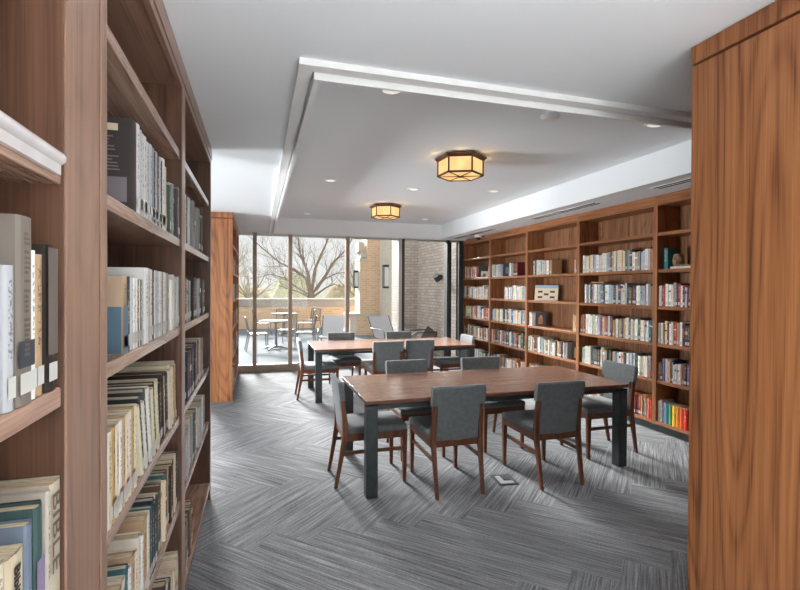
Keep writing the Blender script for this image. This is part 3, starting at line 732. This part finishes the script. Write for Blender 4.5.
# ------------------------------------------------------------------ tables
def table(label, x0, x1, y0, y1):
    H = .745; t = thing('reading_table', label, 'table', ((x0+x1)/2, (y0+y1)/2, 0)); O = t.location
    b = MB(); b.box(x0, x1, y0, y1, H-.030, H); b.build('tabletop', M['top_wood'], t, O, bevel=.002)
    b = MB(); b.box(x0-.0015, x1+.0015, y0-.0015, y1+.0015, H-.028, H-.003); b.build('edge_band', M['edge_wood'], t, O, bevel=.001)
    b = MB(); b.box(x0+.06, x1-.06, y0+.06, y1-.06, H-.042, H-.031); b.build('underframe', M['steel'], t, O)
    w = .09
    for xa in (x0+.006, x1-w-.006):
        for ya in (y0+.006, y1-w-.006):
            b = MB(); b.box(xa, xa+w, ya, ya+w, 0, H-.043); b.build('leg', M['steel'], t, O, bevel=.004)
    for ya in (y0+.03, y1-.055):
        b = MB(); b.box(x0+.1, x1-.1, ya, ya+.025, H-.075, H-.043); b.build('apron', M['steel'], t, O)
    return t
table('long walnut reading table on black steel legs, the closer of the two', .785, 3.205, 3.49, 4.56)
table('long walnut reading table on black steel legs by the window wall', .765, 3.19, 6.595, 7.72)

# ------------------------------------------------------------------ chairs
def make_chair():
    t = thing('reading_chair', '', 'chair')
    for s in (-1, 1):
        b = MB(); b.rloft([(s*.205,.255,0,.026,.028),(s*.205,.255,.36,.036,.040),(s*.205,.255,.435,.036,.042)]); b.build('leg', M['chair_wood'], t, bevel=.003)
        b = MB(); b.rloft([(s*.190,-.315,0,.024,.028),(s*.194,-.270,.25,.030,.036),(s*.197,-.240,.42,.034,.050),(s*.197,-.246,.54,.034,.042),(s*.197,-.268,.74,.030,.030)])
        b.build('leg', M['chair_wood'], t, bevel=.003)
        b = MB(); b.box(s*.205-.014, s*.205+.014, -.235, .240, .372, .432); b.build('seat_rail', M['chair_wood'], t, bevel=.003)
        b = MB(); b.rloft([(s*.198,-.010,.262,.018,.515),(s*.198,-.010,.290,.018,.505)]); b.build('stretcher', M['chair_wood'], t, bevel=.002)
    b = MB(); b.box(-.19, .19, .240, .268, .372, .432); b.build('seat_rail', M['chair_wood'], t, bevel=.003)
    b = MB(); b.box(-.185, .185, -.252, -.228, .372, .425); b.build('seat_rail', M['chair_wood'], t, bevel=.003)
    # cushion, crowned
    n = 8; secs = []
    def ring(z, gx, gy): return [(-.218+gx,-.215+gy,z),(.218-gx,-.215+gy,z),(.228-gx,.0,z),(.228-gx,.272-gy,z),(-.228+gx,.272-gy,z),(-.228+gx,.0,z)]
    b = MB(); b.loft([ring(.430,.006,.006), ring(.442,0,0), ring(.468,.0,.0), ring(.480,.008,.008), ring(.486,.03,.03)]); b.build('seat', M['fabric'], t, smooth=True, angle=60)
    # backrest: narrow between the stiles below, full width above, curved a little
    secs = []
    for z, hw, yc, th in [(.415,.166,-.236,.022),(.43,.172,-.236,.036),(.55,.174,-.246,.040),(.70,.177,-.262,.044),(.7005,.220,-.262,.044),(.78,.223,-.274,.044),(.835,.222,-.282,.042),(.850,.214,-.284,.028)]:
        secs.append([(-hw,yc-th/2,z),(0,yc-th/2-.004,z),(hw,yc-th/2,z),(hw,yc+th/2,z),(0,yc+th/2-.006,z),(-hw,yc+th/2,z)])
    b = MB(); b.loft(secs); b.build('backrest', M['fabric'], t, smooth=True, angle=25)
    return t
proto = make_chair()
spots = [((1.495,3.655),0,'grey upholstered chair seen from behind at the near table, right of its front left leg'),
         ((2.357,3.585),0,'grey upholstered chair seen from behind, beside the floor box at the near table'),
         ((.915,3.95),-PI/2,'grey upholstered chair at the left end of the near table, seen side on'),
         ((3.245,3.96),PI/2,'grey upholstered chair at the right end of the near table, facing left'),
         ((1.49,4.435),PI,'dark backrest showing over the far edge of the near table, toward its left end'),
         ((2.335,4.435),PI,'dark backrest showing over the far edge of the near table, toward its right end'),
         ((.86,7.07),-PI/2,'grey upholstered chair at the left end of the table by the window'),
         ((1.77,6.735),0,'grey chair with its back to the room at the window table, left of two'),
         ((2.275,6.83),0,'grey chair with its back to the room at the window table, right of two'),
         ((1.345,7.615),PI,'grey backrest above the far edge of the window table, near the left end'),
         ((2.35,7.615),PI,'grey backrest above the far edge of the window table, near the brick wall'),
         ((2.965,7.0),PI/2,'pale lit chair tucked in at the bookcase end of the window table')]
for i, ((x, y), rz, lab) in enumerate(spots):
    o = proto if i == 0 else copy_tree(proto)
    place(o, (x, y, 0), rz, lab, 'reading chairs around the two tables')

# floor box
t = thing('floor_box', 'square dark floor outlet box with carpet inset, set in the carpet', 'floor box', (1.98, 3.535, 0), math.radians(-6))
b = MB()
for q in ((-.085,.085,-.105,-.08),(-.085,.085,.08,.105),(-.085,-.06,-.08,.08),(.06,.085,-.08,.08)): b.box(*q, 0, .006)
b.build('frame', M['darkframe'], t, bevel=.001)
b = MB(); b.box(-.06,.06,-.08,.08,0,.004); b.build('lid', plain('lid_carpet', (150,152,156), .95, 0, .1, .25, 80), t)
b = MB(); b.box(-.01,.055,-.02,.07,.004,.008); b.build('cord_flap', M['darkframe'], t)

# ------------------------------------------------------------------ ceiling fixtures
def hexlamp(label, x, y):
    t = thing('ceiling_lamp', label, 'ceiling light', (x, y, ZT), math.radians(36))
    def ring(r, z): return [(r*math.cos(PI/3*k), r*math.sin(PI/3*k), z) for k in range(6)]
    b = MB(); b.loft([ring(.15,0), ring(.15,-.018)]); b.build('ceiling_mount', M['bronze'], t)
    b = MB(); b.loft([ring(.262,-.018), ring(.262,-.030), ring(.248,-.040), ring(.236,-.052)]); b.build('canopy', M['bronze'], t)
    R = .222
    for k in range(6):
        a0, a1 = PI/3*k, PI/3*(k+1)
        p, q = Vector((R*math.cos(a0), R*math.sin(a0), 0)), Vector((R*math.cos(a1), R*math.sin(a1), 0))
        b = MB(); n = (p+q).normalized()*.006
        p2, q2 = p-n, q-n
        b.loft([[p+Vector((0,0,-.19)), q+Vector((0,0,-.19)), q2+Vector((0,0,-.19)), p2+Vector((0,0,-.19))],[p+Vector((0,0,-.053)), q+Vector((0,0,-.053)), q2+Vector((0,0,-.053)), p2+Vector((0,0,-.053))]])
        b.build('mica_panel', M['mica'], t)
        b = MB(); b.tube([p*1.01+Vector((0,0,-.05)), p*1.01+Vector((0,0,-.196))], .009, 6); b.build('corner_rib', M['bronze'], t)
        b = MB(); b.tube([p*1.02+Vector((0,0,-.196)), q*1.02+Vector((0,0,-.196))], .011, 6); b.build('lower_rim', M['bronze'], t)
        b = MB(); b.tube([Vector((0,0,-.203)), p*.98+Vector((0,0,-.2))], .0055, 5); b.build('muntin', M['bronze'], t)
    b = MB(); b.loft([ring(.218,-.192), ring(.218,-.199)]); b.build('bottom_glass', M['mica'], t)
    b = MB(); b.lathe([(.0,-.218),(.012,-.214),(.016,-.206),(.012,-.198)], 12); b.build('finial', M['bronze'], t, smooth=True)
    l = bpy.data.lights.new('lamp_glow', 'POINT'); l.energy = .16; l.color = (1,.66,.32); l.shadow_soft_size = .09
    for k in range(6):
        a = PI/3*k + PI/6
        lo = bpy.data.objects.new('lamp_glow', l); COL.objects.link(lo); lo.parent = t; lo.location = (.275*math.cos(a), .275*math.sin(a), -.035)
    return t
hexlamp('hexagonal bronze ceiling lamp with glowing amber panels, above the near table', 1.95, 4.40)
hexlamp('smaller looking hexagonal bronze ceiling lamp with amber panels, above the window table', 1.955, 7.33)
DL = [(.86,3.08),(3.07,3.08),(.86,5.87),(2.0,6.05),(3.08,5.83),(.85,8.62),(3.07,8.58)]
DLL = ['recessed downlight partly hidden behind the ceiling trim near its corner','recessed downlight beside the top of the wood end panel','bright recessed downlight left of both hexagonal lamps',
       'recessed downlight between the two hexagonal lamps','recessed downlight right of the near hexagonal lamp','dark recessed downlight above the tree branches at the window','recessed downlight above the brick pier at the window end']
for (x, y), lab in zip(DL, DLL):
    t = thing('recessed_downlight', lab, 'downlight', (x, y, ZT), 0, 'recessed downlights')
    b = MB(); b.loft([[(r*math.cos(2*PI*k/24), r*math.sin(2*PI*k/24), z) for k in range(24)] for r, z in ((.085,0),(.085,-.004),(.062,-.006),(.058,0))], cap=False); b.build('trim_ring', M['white'], t, smooth=True)
    b = MB(); b.lathe([(.0,-.0012),(.058,-.0012),(.058,-.0004),(.0,-.0004)], 24); b.build('lens', M['led'], t)
b = MB(); b.lathe([(.07,0),(.07,-.012),(.055,-.03),(.0,-.034)], 24)
o = b.build('smoke_detector', M['white'], smooth=True, org=(0,0,0)); o.location = (2.146, 3.16, ZT); tag(o, 'small white round smoke detector on the raised ceiling near its front edge', 'smoke detector')
for (y0, y1, lab) in ((7.5, 9.2, 'linear slot air diffuser above the window end of the book wall'), (4.85, 6.25, 'linear slot air diffuser above the middle of the book wall'), (2.6, 3.95, 'linear slot air diffuser next to the wood end panel')):
    t = thing('slot_diffuser', lab, 'air vent', (3.98, (y0+y1)/2, ZC), 0, 'slot diffusers')
    for x in (3.90, 3.965):
        b = MB(); b.box(x, x+.045, y0, y1, ZC-.004, ZC-.0005); b.build('slot', M['black'], t, t.location)
    b = MB()
    for x in (3.885, 3.947, 4.012): b.box(x, x+.014, y0-.01, y1+.01, ZC-.006, ZC-.0005)
    b.build('frame', M['trimpaint'], t, t.location)
t = thing('ceiling_dome_camera', 'small white dome camera on the ceiling over the bookcase crown', 'security camera', (4.16, 8.5, ZC))
b = MB(); b.lathe([(.07,0),(.07,-.035),(.055,-.045)], 20); b.build('housing', M['white'], t, smooth=True)
b = MB(); b.lathe([(.05,-.045),(.046,-.07),(.03,-.088),(.0,-.095)], 20); b.build('dome', M['black'], t, smooth=True)

# ------------------------------------------------------------------ terrace
b = MB(); b.box(-16, 7.5, YF+.05, 19.6, -.16, -.02); struct('ground_terrace', b, M['pavers'])
b = MB(); b.box(-60, 60, -30, 120, -3.2, -3.0); struct('ground', b, M['earth'])
t = thing('parapet', 'buff brick parapet wall with concrete coping along the terrace edge', 'wall', (-6, 19.6, 0)); t['kind'] = 'structure'
b = MB(); b.box(-16, 4.2, 19.4, 19.8, -.02, .86); b.build('brickwork', M['buff_x'], t, t.location)
b = MB(); b.box(-16, 4.2, 19.37, 19.83, .86, 1.10); b.build('coping_band', M['coping'], t, t.location)
b = MB(); b.box(-16, 4.2, 19.33, 19.87, 1.10, 1.17); b.build('coping_cap', M['stone'], t, t.location)  # paler than the band, the coping's lit top edge put into its colour
# building: buff brick with light painted into its side faces, buttresses, grey wing wall
t = thing('wall_exterior', 'buff and pale brick building with stepped buttresses beyond the terrace', 'building', (4.6, 15, 0)); t['kind'] = 'structure'
def ext(name, mat, *q, bevel=0): b = MB(); b.box(*q); return b.build(name, M[mat], t, t.location, bevel=bevel)
ext('pale_wall', 'pale_y', 4.06, 7.5, 14.42, 16.0, -.02, 9)
ext('buttress', 'buff_x', 3.62, 4.6, 16.0, 16.9, .72, 9)
ext('buttress', 'buff_x', 3.39, 3.62, 16.02, 16.9, .72, 2.55)
ext('set_off_cap', 'stone', 3.36, 3.63, 15.99, 16.9, 2.55, 2.64)
ext('pale_return', 'pale_y', 3.37, 3.388, 16.03, 16.88, .72, 2.55)
ext('stepped_stone', 'stone', 3.42, 3.62, 16.06, 16.8, 2.66, 2.84); ext('stepped_stone', 'stone', 3.36, 3.56, 16.2, 16.8, 2.86, 3.2)
ext('base_course', 'buff_x', 3.25, 4.30, 15.92, 16.95, -.02, .62)
ext('base_return', 'pale_y', 3.02, 3.25, 15.94, 16.95, -.02, .62)
ext('base_cap', 'stone', 2.96, 4.34, 15.88, 17.0, .62, .73)
ext('buttress', 'buff_x', 4.12, 4.8, 14.1, 14.42, -.02, 9); ext('set_off_cap', 'stone', 4.02, 4.3, 14.05, 14.42, 2.75, 2.85); ext('set_off_cap', 'stone', 4.04, 4.3, 14.05, 14.42, 3.15, 3.25)
t = thing('wall_wing', 'grey brown brick wing wall closing the terrace beside the bookcases', 'wall', (4.4, 11, 0)); t['kind'] = 'structure'
b = MB(); b.box(4.15, 7.5, 9.56, 12.2, -.02, 9); b.build('brickwork', M['grey_y'], t, t.location)
b = MB(); b.box(3.66, 4.15, 12.2, 13.0, -.02, 9); b.build('brickwork', M['grey_x'], t, t.location)
b = MB(); b.box(3.63, 4.149, 12.15, 12.2, .62, .70); b.build('stone_band', M['coping'], t, t.location)
# terrace wall lights
def lantern(label, x, y, z0, z1, w, d):
    t = thing('wall_lantern', label, 'lantern', (x, y, z0), 0, 'terrace wall lanterns'); O = t.location; h = z1-z0
    b = MB(); b.box(x-w/2, x+w/2, y-d, y, z1-.07, z1); b.box(x-w/2, x+w/2, y-d, y, z0, z0+.06)
    for sx in (-1, 1):
        for yy in (y-d, y-.03): b.box(x+sx*w/2-.02*(sx > 0)-.0*(sx < 0), x+sx*w/2+.02*(sx < 0), yy, yy+.025, z0, z1)
    b.build('frame', M['darkframe'], t, O)
    b = MB(); b.box(x-w/2+.03, x+w/2-.03, y-d+.03, y-.03, z0+.062, z1-.072); b.build('lens', plain('frosted_glass', (214,218,216), .4), t, O)
    b = MB(); b.box(x-w/4, x+w/4, y, y+.05, z0+.2, z1-.2); b.build('wall_plate', M['darkframe'], t, O)
lantern('tall dark wall lantern on the left edge of the brick pier', 3.30, 16.45, 1.60, 2.22, .17, .16)
lantern('tall dark wall lantern on the pale brick wall face', 3.99, 14.95, 1.60, 2.36, .2, .18)
t = thing('wall_light', 'small round dark wall light on the grey brick wing wall', 'wall light', (4.10, 10.4, 1.85))
b = MB(); b.tube([(4.149,10.4,1.87),(4.06,10.4,1.87)], .06, 16); b.build('body', M['darkframe'], t, t.location, smooth=True)
b = MB(); b.tube([(4.05,10.38,1.80),(3.97,10.33,1.90)], .075, 16); b.build('lamp_head', M['darkframe'], t, t.location, smooth=True)

def patio_table(label, x, y):
    t = thing('patio_table', label, 'patio table', (x, y, -.02), 0, 'terrace cafe tables')
    b = MB(); b.lathe([(.0,.725),(.43,.725),(.44,.735),(.44,.755),(.435,.76),(.0,.76)], 40); b.build('tabletop', M['patio_top'], t, smooth=True)
    b = MB(); b.lathe([(.045,.03),(.04,.1),(.032,.2),(.032,.66),(.1,.724)], 16); b.build('post', M['patio_metal'], t, smooth=True)
    for k in range(4):
        a = PI/4 + k*PI/2 + .2; c, s_ = math.cos(a), math.sin(a)
        b = MB(); b.tube([(.02*c,.02*s_,.075),(.2*c,.2*s_,.05),(.36*c,.36*s_,.02)], [.03,.024,.018], 8); b.build('foot', M['patio_metal'], t, smooth=True)
    return t
patio_table('round white cafe table on a dark pedestal, close to the glass', .47, 12.95)
patio_table('round white cafe table near the parapet, behind the first', .86, 16.5)
def make_patio_chair():
    t = thing('patio_chair', '', 'patio chair')
    for s in (-1, 1):
        b = MB(); b.tube([(s*.215,.24,0),(s*.21,.22,.43)], [.012,.014], 8); b.build('leg', M['patio_metal'], t, smooth=True)
        b = MB(); b.tube([(s*.225,-.30,0),(s*.215,-.22,.43),(s*.21,-.25,.62),(s*.205,-.30,.86)], [.012,.016,.014,.013], 8); b.build('leg', M['patio_metal'], t, smooth=True)
    b = MB()
    for k in range(9): b.box(-.215, .215, -.20+k*.048, -.165+k*.048, .432, .444)
    b.box(-.225, -.205, -.22, .245, .42, .436); b.box(.205, .225, -.22, .245, .42, .436)
    b.build('seat', M['patio_mesh'], t)
    b = MB()
    for k in range(13):
        x = -.19 + k*.0317; b.tube([(x,-.235,.50),(x,-.262,.68),(x,-.30,.85)], .0055, 5)
    for z, y in ((.50,-.235),(.86,-.303)): b.tube([(-.205,y,z),(0,y-.02,z),(.205,y,z)], .011, 6)
    b.build('backrest', M['patio_mesh'], t)
    return t
pc = make_patio_chair()
for i, (x, y, rz, lab) in enumerate([(-.0,12.8,-PI/2+.1,'metal patio chair in profile left of the first cafe table'), (.78,13.75,2.7,'metal patio chair facing us behind the first cafe table'), (1.22,12.95,PI/2-.2,'metal patio chair right of the first cafe table, beside the mullion'),
                                     (.16,16.6,-PI/2-.2,'metal patio chair left of the cafe table near the parapet'), (1.55,16.3,PI/2-.1,'metal patio chair right of the cafe table near the parapet'), (.85,17.3,PI,'metal patio chair between the far cafe table and the parapet'), (1.9,17.6,2.4,'metal patio chair farthest out by the parapet wall')]):
    o = pc if i == 0 else copy_tree(pc); place(o, (x, y, -.02), rz, lab, 'terrace patio chairs')
def make_lounge(mat, fr):
    t = thing('lounge_chair', '', 'lounge chair')
    secs = [[(-.29,.36,.36),(.29,.36,.36),(.29,.36,.372),(-.29,.36,.372)],[(-.29,.1,.345),(.29,.1,.345),(.29,.1,.357),(-.29,.1,.357)],[(-.29,-.2,.325),(.29,-.2,.325),(.29,-.2,.337),(-.29,-.2,.337)],[(-.29,-.28,.36),(.29,-.28,.36),(.29,-.27,.367),(-.29,-.27,.367)],[(-.29,-.62,.86),(.29,-.62,.86),(.29,-.61,.866),(-.29,-.61,.866)]]
    b = MB(); b.loft(secs); b.build('sling', mat, t, smooth=True)
    for s in (-1, 1):
        b = MB(); b.tube([(s*.31,.38,.36),(s*.31,.1,.34),(s*.31,-.2,.325),(s*.31,-.28,.36),(s*.31,-.63,.87)], .016, 8); b.build('side_rail', fr, t, smooth=True)
        b = MB(); b.tube([(s*.33,.36,0),(s*.33,.34,.3),(s*.33,.30,.52),(s*.33,.2,.57),(s*.33,-.42,.57)], .015, 8); b.build('armrest', fr, t, smooth=True)
        b = MB(); b.tube([(s*.33,-.48,0),(s*.32,-.25,.34)], .015, 8); b.build('leg', fr, t, smooth=True)
    for y, z in ((.38,.36),(-.2,.325)):
        b = MB(); b.tube([(-.31,y,z),(.31,y,z)], .014, 8); b.build('crossbar', fr, t, smooth=True)
    return t
lg = make_lounge(M['sling'], M['patio_metal'])
place(lg, (1.86, 12.3, -.02), PI-.25, 'grey sling lounge chair beside the middle window mullion', 'grey sling lounge chairs')
o = copy_tree(lg); place(o, (3.26, 11.75, -.02), PI+.25, 'grey sling lounge chair in front of the brick pier', 'grey sling lounge chairs')
o = make_lounge(M['wicker'], M['darkframe']); place(o, (3.72, 10.95, -.02), PI/2+.15, 'dark woven lounge chair in profile against the grey brick wall')

# ------------------------------------------------------------------ trees beyond the parapet
def grow(b, p, d, length, r, depth, rg):
    n = 5; path = [p]; dd = d.copy()
    for k in range(n):
        dd = (dd + Vector((rg.uniform(-.22,.22), rg.uniform(-.2,.2), rg.uniform(-.14,.2)))).normalized()
        path.append(path[-1] + dd*length/n)
    b.tube(path, [r*(1-.75*k/n) for k in range(n+1)], 5 if r > .02 else 3, cap=False)
    if depth <= 0: return
    for k in range(rg.randint(3, 5)):
        i = rg.randint(1, n); q = path[i]
        e = (dd + Vector((rg.uniform(-1,1), rg.uniform(-.7,.7), rg.uniform(-.35,.8)))*.9).normalized()
        grow(b, q, e, length*rg.uniform(.45,.72), max(.006, r*(1-.7*i/n)*.62), depth-1, rg)
LIMBS = {'a': [(2.82,1.14),(2.73,2.32),(2.48,3.05),(2.32,3.49),(2.2,4.33),(2.09,5.27)], 'b': [(2.88,1.26),(3.07,2.67),(3.32,3.41),(3.65,4.12),(3.93,5.18)],
 'c': [(3.15,1.5),(3.74,2.34),(4.08,3.03),(4.86,3.82),(5.2,4.66)], 'd': [(2.75,1.5),(2.65,2.15),(1.91,2.65),(1.18,3.02),(.54,3.53),(-.15,4.14)],
 'e': [(2.76,1.2),(1.99,1.7),(1.45,2.14),(.7,2.35),(.01,2.18)], 'f': [(2.93,1.26),(3.66,2.11),(4.4,2.46),(5.04,2.53)], 'g': [(2.76,1.09),(2.1,1.42),(1.45,1.59),(.91,1.81)], 'h': [(2.99,1.09),(3.66,1.6),(4.23,1.83),(4.81,1.6)]}
t = thing('bare_tree', 'large bare spreading tree beyond the parapet, centred in the window', 'tree', (2.9, 27, -3))
rg = random.Random(11)
b = MB(); b.tube([(2.95,27,-3),(2.93,27,-1),(2.9,27,.6),(2.86,27,1.35)], [.34,.27,.23,.2], 10); b.build('trunk', M['bark'], t, t.location, smooth=True)
for k, (key, P) in enumerate(LIMBS.items()):
    b = MB(); ys = [27.0]
    for _ in P[1:]: ys.append(ys[-1] + rg.uniform(-.5, .5))
    pts = [Vector((x, y, z)) for (x, z), y in zip(P, ys)]
    r0_ = .105 if key in 'abcd' else .065
    b.tube(pts, [r0_*(1-.8*i/(len(pts)-1)) for i in range(len(pts))], 7, cap=False)
    for i in range(1, len(pts)):
        for _ in range(3 if i > 1 else 1):
            f = rg.random(); q = pts[i-1].lerp(pts[i], f); dr = (pts[i]-pts[i-1]).normalized()
            e = (dr + Vector((rg.uniform(-1,1), rg.uniform(-.6,.6), rg.uniform(-.3,.9)))*.85).normalized()
            grow(b, q, e, rg.uniform(.8,1.6), r0_*.36*(1-.7*i/len(pts)), 2, rg)
    b.build('limb', M['bark'], t, t.location)
for x, y, s_, seed, lab in ((-2.6, 29, 1.0, 3, 'bare tree seen past the end bookcase at the window edge'), (-.6, 33, .85, 5, 'smaller bare tree behind the left panes of the window'), (6.6, 31, .95, 8, 'bare tree partly hidden by the brick pier')):
    rg = random.Random(seed); t = thing('bare_tree', lab, 'tree', (x, y, -3))
    b = MB(); b.tube([(x,y,-3),(x+.1,y,-.5),(x+.05,y,1.0)], [.26*s_,.2*s_,.15*s_], 9); b.build('trunk', M['bark2'], t, t.location, smooth=True)
    for k in range(6):
        b = MB(); a = k*PI/3 + rg.uniform(-.3,.3)
        grow(b, Vector((x+.05, y, .5+.1*k)), Vector((math.cos(a)*.9, math.sin(a)*.5, rg.uniform(.5,1.2))).normalized(), 2.6*s_, .085*s_, 3, rg); b.build('limb', M['bark2'], t, t.location)
def brush(label, x, y, rx, ry, rz_, n, mat, seed):
    rg = random.Random(seed); t = thing('shrub', label, 'shrub', (x, y, -3))
    b = MB()
    for _ in range(n):
        a = rg.uniform(0, 2*PI); e = rg.uniform(-.2, 1)**1 ; rr = math.sqrt(max(0, 1-e*e))*rg.uniform(.35, 1)**.5
        p = Vector((x+rx*rr*math.cos(a), y+ry*rr*math.sin(a), -1+rz_*max(0,e)*rg.uniform(.6,1)))
        d = Vector((rg.uniform(-1,1), rg.uniform(-1,1), rg.uniform(-.2,1.2))).normalized(); L = rg.uniform(.25,.6); w = Vector((d.z, 0, -d.x)).normalized()*rg.uniform(.01,.022)
        b.face([p-w, p+w, p+d*L]); 
    b.build('twigs', mat, t, t.location)
    b = MB(); n1, n2 = 9, 18; rings = []
    for i in range(n1):
        ph = PI/2*i/(n1-1)*.96
        rings.append([(x+rx*.88*math.cos(ph)*math.cos(2*PI*k/n2)*(1+rg.uniform(-.16,.16)), y+ry*.88*math.cos(ph)*math.sin(2*PI*k/n2)*(1+rg.uniform(-.12,.12)), -3+(rz_*.86+2)*math.sin(ph)*(1+rg.uniform(-.06,.06))) for k in range(n2)])
    b.loft(rings); b.build('crown', mat, t, t.location, smooth=True)
SHL = ['hazy brown thicket at the window edge past the bookcases', 'olive thicket behind the cafe tables', 'low olive thicket between the first two mullions of the window', 'grey brown thicket directly behind the big tree trunk', 'olive thicket behind the big tree toward the brick pier', 'pale thicket behind the brick pier', 'pale thicket far behind the brick building']
for i, (x, y, rx, rz_) in enumerate([(-7.2,38,2.6,3.6),(-3.0,43,2.9,4.2),(-.2,37.5,2.2,2.9),(3.0,43,2.9,4.3),(6.4,37.5,2.3,3.2),(9.6,43,2.7,4.2),(14.0,46,3.2,4.6)]):
    brush(SHL[i], x, y, rx, 2.0, rz_, 2200, M['twigs'] if i % 2 == 0 else M['twigs2'], 20+i)

# ------------------------------------------------------------------ light
w = bpy.data.worlds.new('sky'); scene.world = w; w.use_nodes = True
nt = w.node_tree; bg = nt.nodes['Background']
tc = nt.nodes.new('ShaderNodeTexCoord'); sp = nt.nodes.new('ShaderNodeSeparateXYZ'); rp = nt.nodes.new('ShaderNodeValToRGB')
nt.links.new(tc.outputs['Generated'], sp.inputs[0]); nt.links.new(sp.outputs[2], rp.inputs[0]); nt.links.new(rp.outputs[0], bg.inputs[0])
rp.color_ramp.elements[0].position = .0; rp.color_ramp.elements[0].color = (.93,.92,.90,1); rp.color_ramp.elements[1].position = .4; rp.color_ramp.elements[1].color = (.86,.92,1.0,1)
bg.inputs[1].default_value = .60
def lamp(name, typ, loc, energy, color=(1,1,1), rot=None, to=None, **k):
    l = bpy.data.lights.new(name, typ); l.energy = energy; l.color = color
    for a, v in k.items(): setattr(l, a, v)
    o = bpy.data.objects.new(name, l); COL.objects.link(o); o.location = loc
    if to: o.rotation_euler = (Vector(to)-Vector(loc)).to_track_quat('-Z', 'Y').to_euler()
    return o
# hazy sun low over the terrace, softened by cloud
az, el = math.radians(99), math.radians(22)
d = Vector((math.cos(az)*math.cos(el), math.sin(az)*math.cos(el), math.sin(el)))
lamp('sun', 'SUN', d*60, 15.5, (1,.99,.975), to=(0,0,0), angle=math.radians(15))
for x, y in DL: lamp('downlight', 'SPOT', (x, y, ZT-.012), 45, (1,.975,.94), to=(x, y, 0), spot_size=math.radians(130), spot_blend=1.0, shadow_soft_size=.06)
for x, y in ((.0,.6),(.0,-1.6),(-.1,5.4),(-2.6,5.4),(-2.6,1.5),(2.6,-1.6)): lamp('downlight', 'SPOT', (x, y, ZC-.02), 10, (1,.975,.94), to=(x, y, 0), spot_size=math.radians(140), spot_blend=1.0, shadow_soft_size=.06)  # further spots without fixtures, added as fill along aisles and behind

for x, y in ((.1,-1.0),(1.5,-1.0),(2.9,-1.0),(-1.4,-1.4),(.8,-2.2),(2.4,-2.2)): lamp('downlight', 'SPOT', (x, y, ZC-.02), 900, (1,.985,.96), to=(x, y, 0), spot_size=math.radians(84), spot_blend=.6, shadow_soft_size=.08)  # unseen spots added behind the camera, bouncing fill up to the ceiling
# area lamps at unseen openings; back, right and near-left ones are added fill
def opening_fill_light(loc, to, w_, h_, e):
    o = lamp('window_daylight', 'AREA', loc, e, (.90,.95,1.0), to=to, shape='RECTANGLE', size=w_, size_y=h_, spread=math.radians(100)); return o
for x, e in ((-3.6, 60), (-1.0, 25), (1.6, 45)): opening_fill_light((x, YB-.2, 1.45), (x, YB+2.4, 4.0), 2.0, 2.2, e)
opening_fill_light((XR+.2, -1.5, 1.45), (XR-2.4, -1.3, 4.0), 2.0, 2.2, 130)
for y, e in ((-1.6, 800), (1.4, 200)): opening_fill_light((XL-.2, y, 1.45), (XL+4, y, 3.2), 2.0, 2.2, e)
o = opening_fill_light((XL-.2, 5.4, .85), (3.0, 5.4, 2.6), 2.2, 1.2, 70); o.data.spread = math.radians(85)
vs = scene.view_settings; scene.display_settings.display_device = 'sRGB'
vs.view_transform = 'Standard'; vs.look = 'None'; vs.gamma = 1; vs.use_curve_mapping = False; vs.exposure = 0.78
cy = scene.cycles; cy.use_denoising = True; cy.max_bounces = 10; cy.diffuse_bounces = 6; cy.glossy_bounces = 4; cy.transparent_max_bounces = 16; cy.sample_clamp_indirect = 6; cy.caustics_reflective = False; cy.caustics_refractive = False
print('individual books:', Row.count)
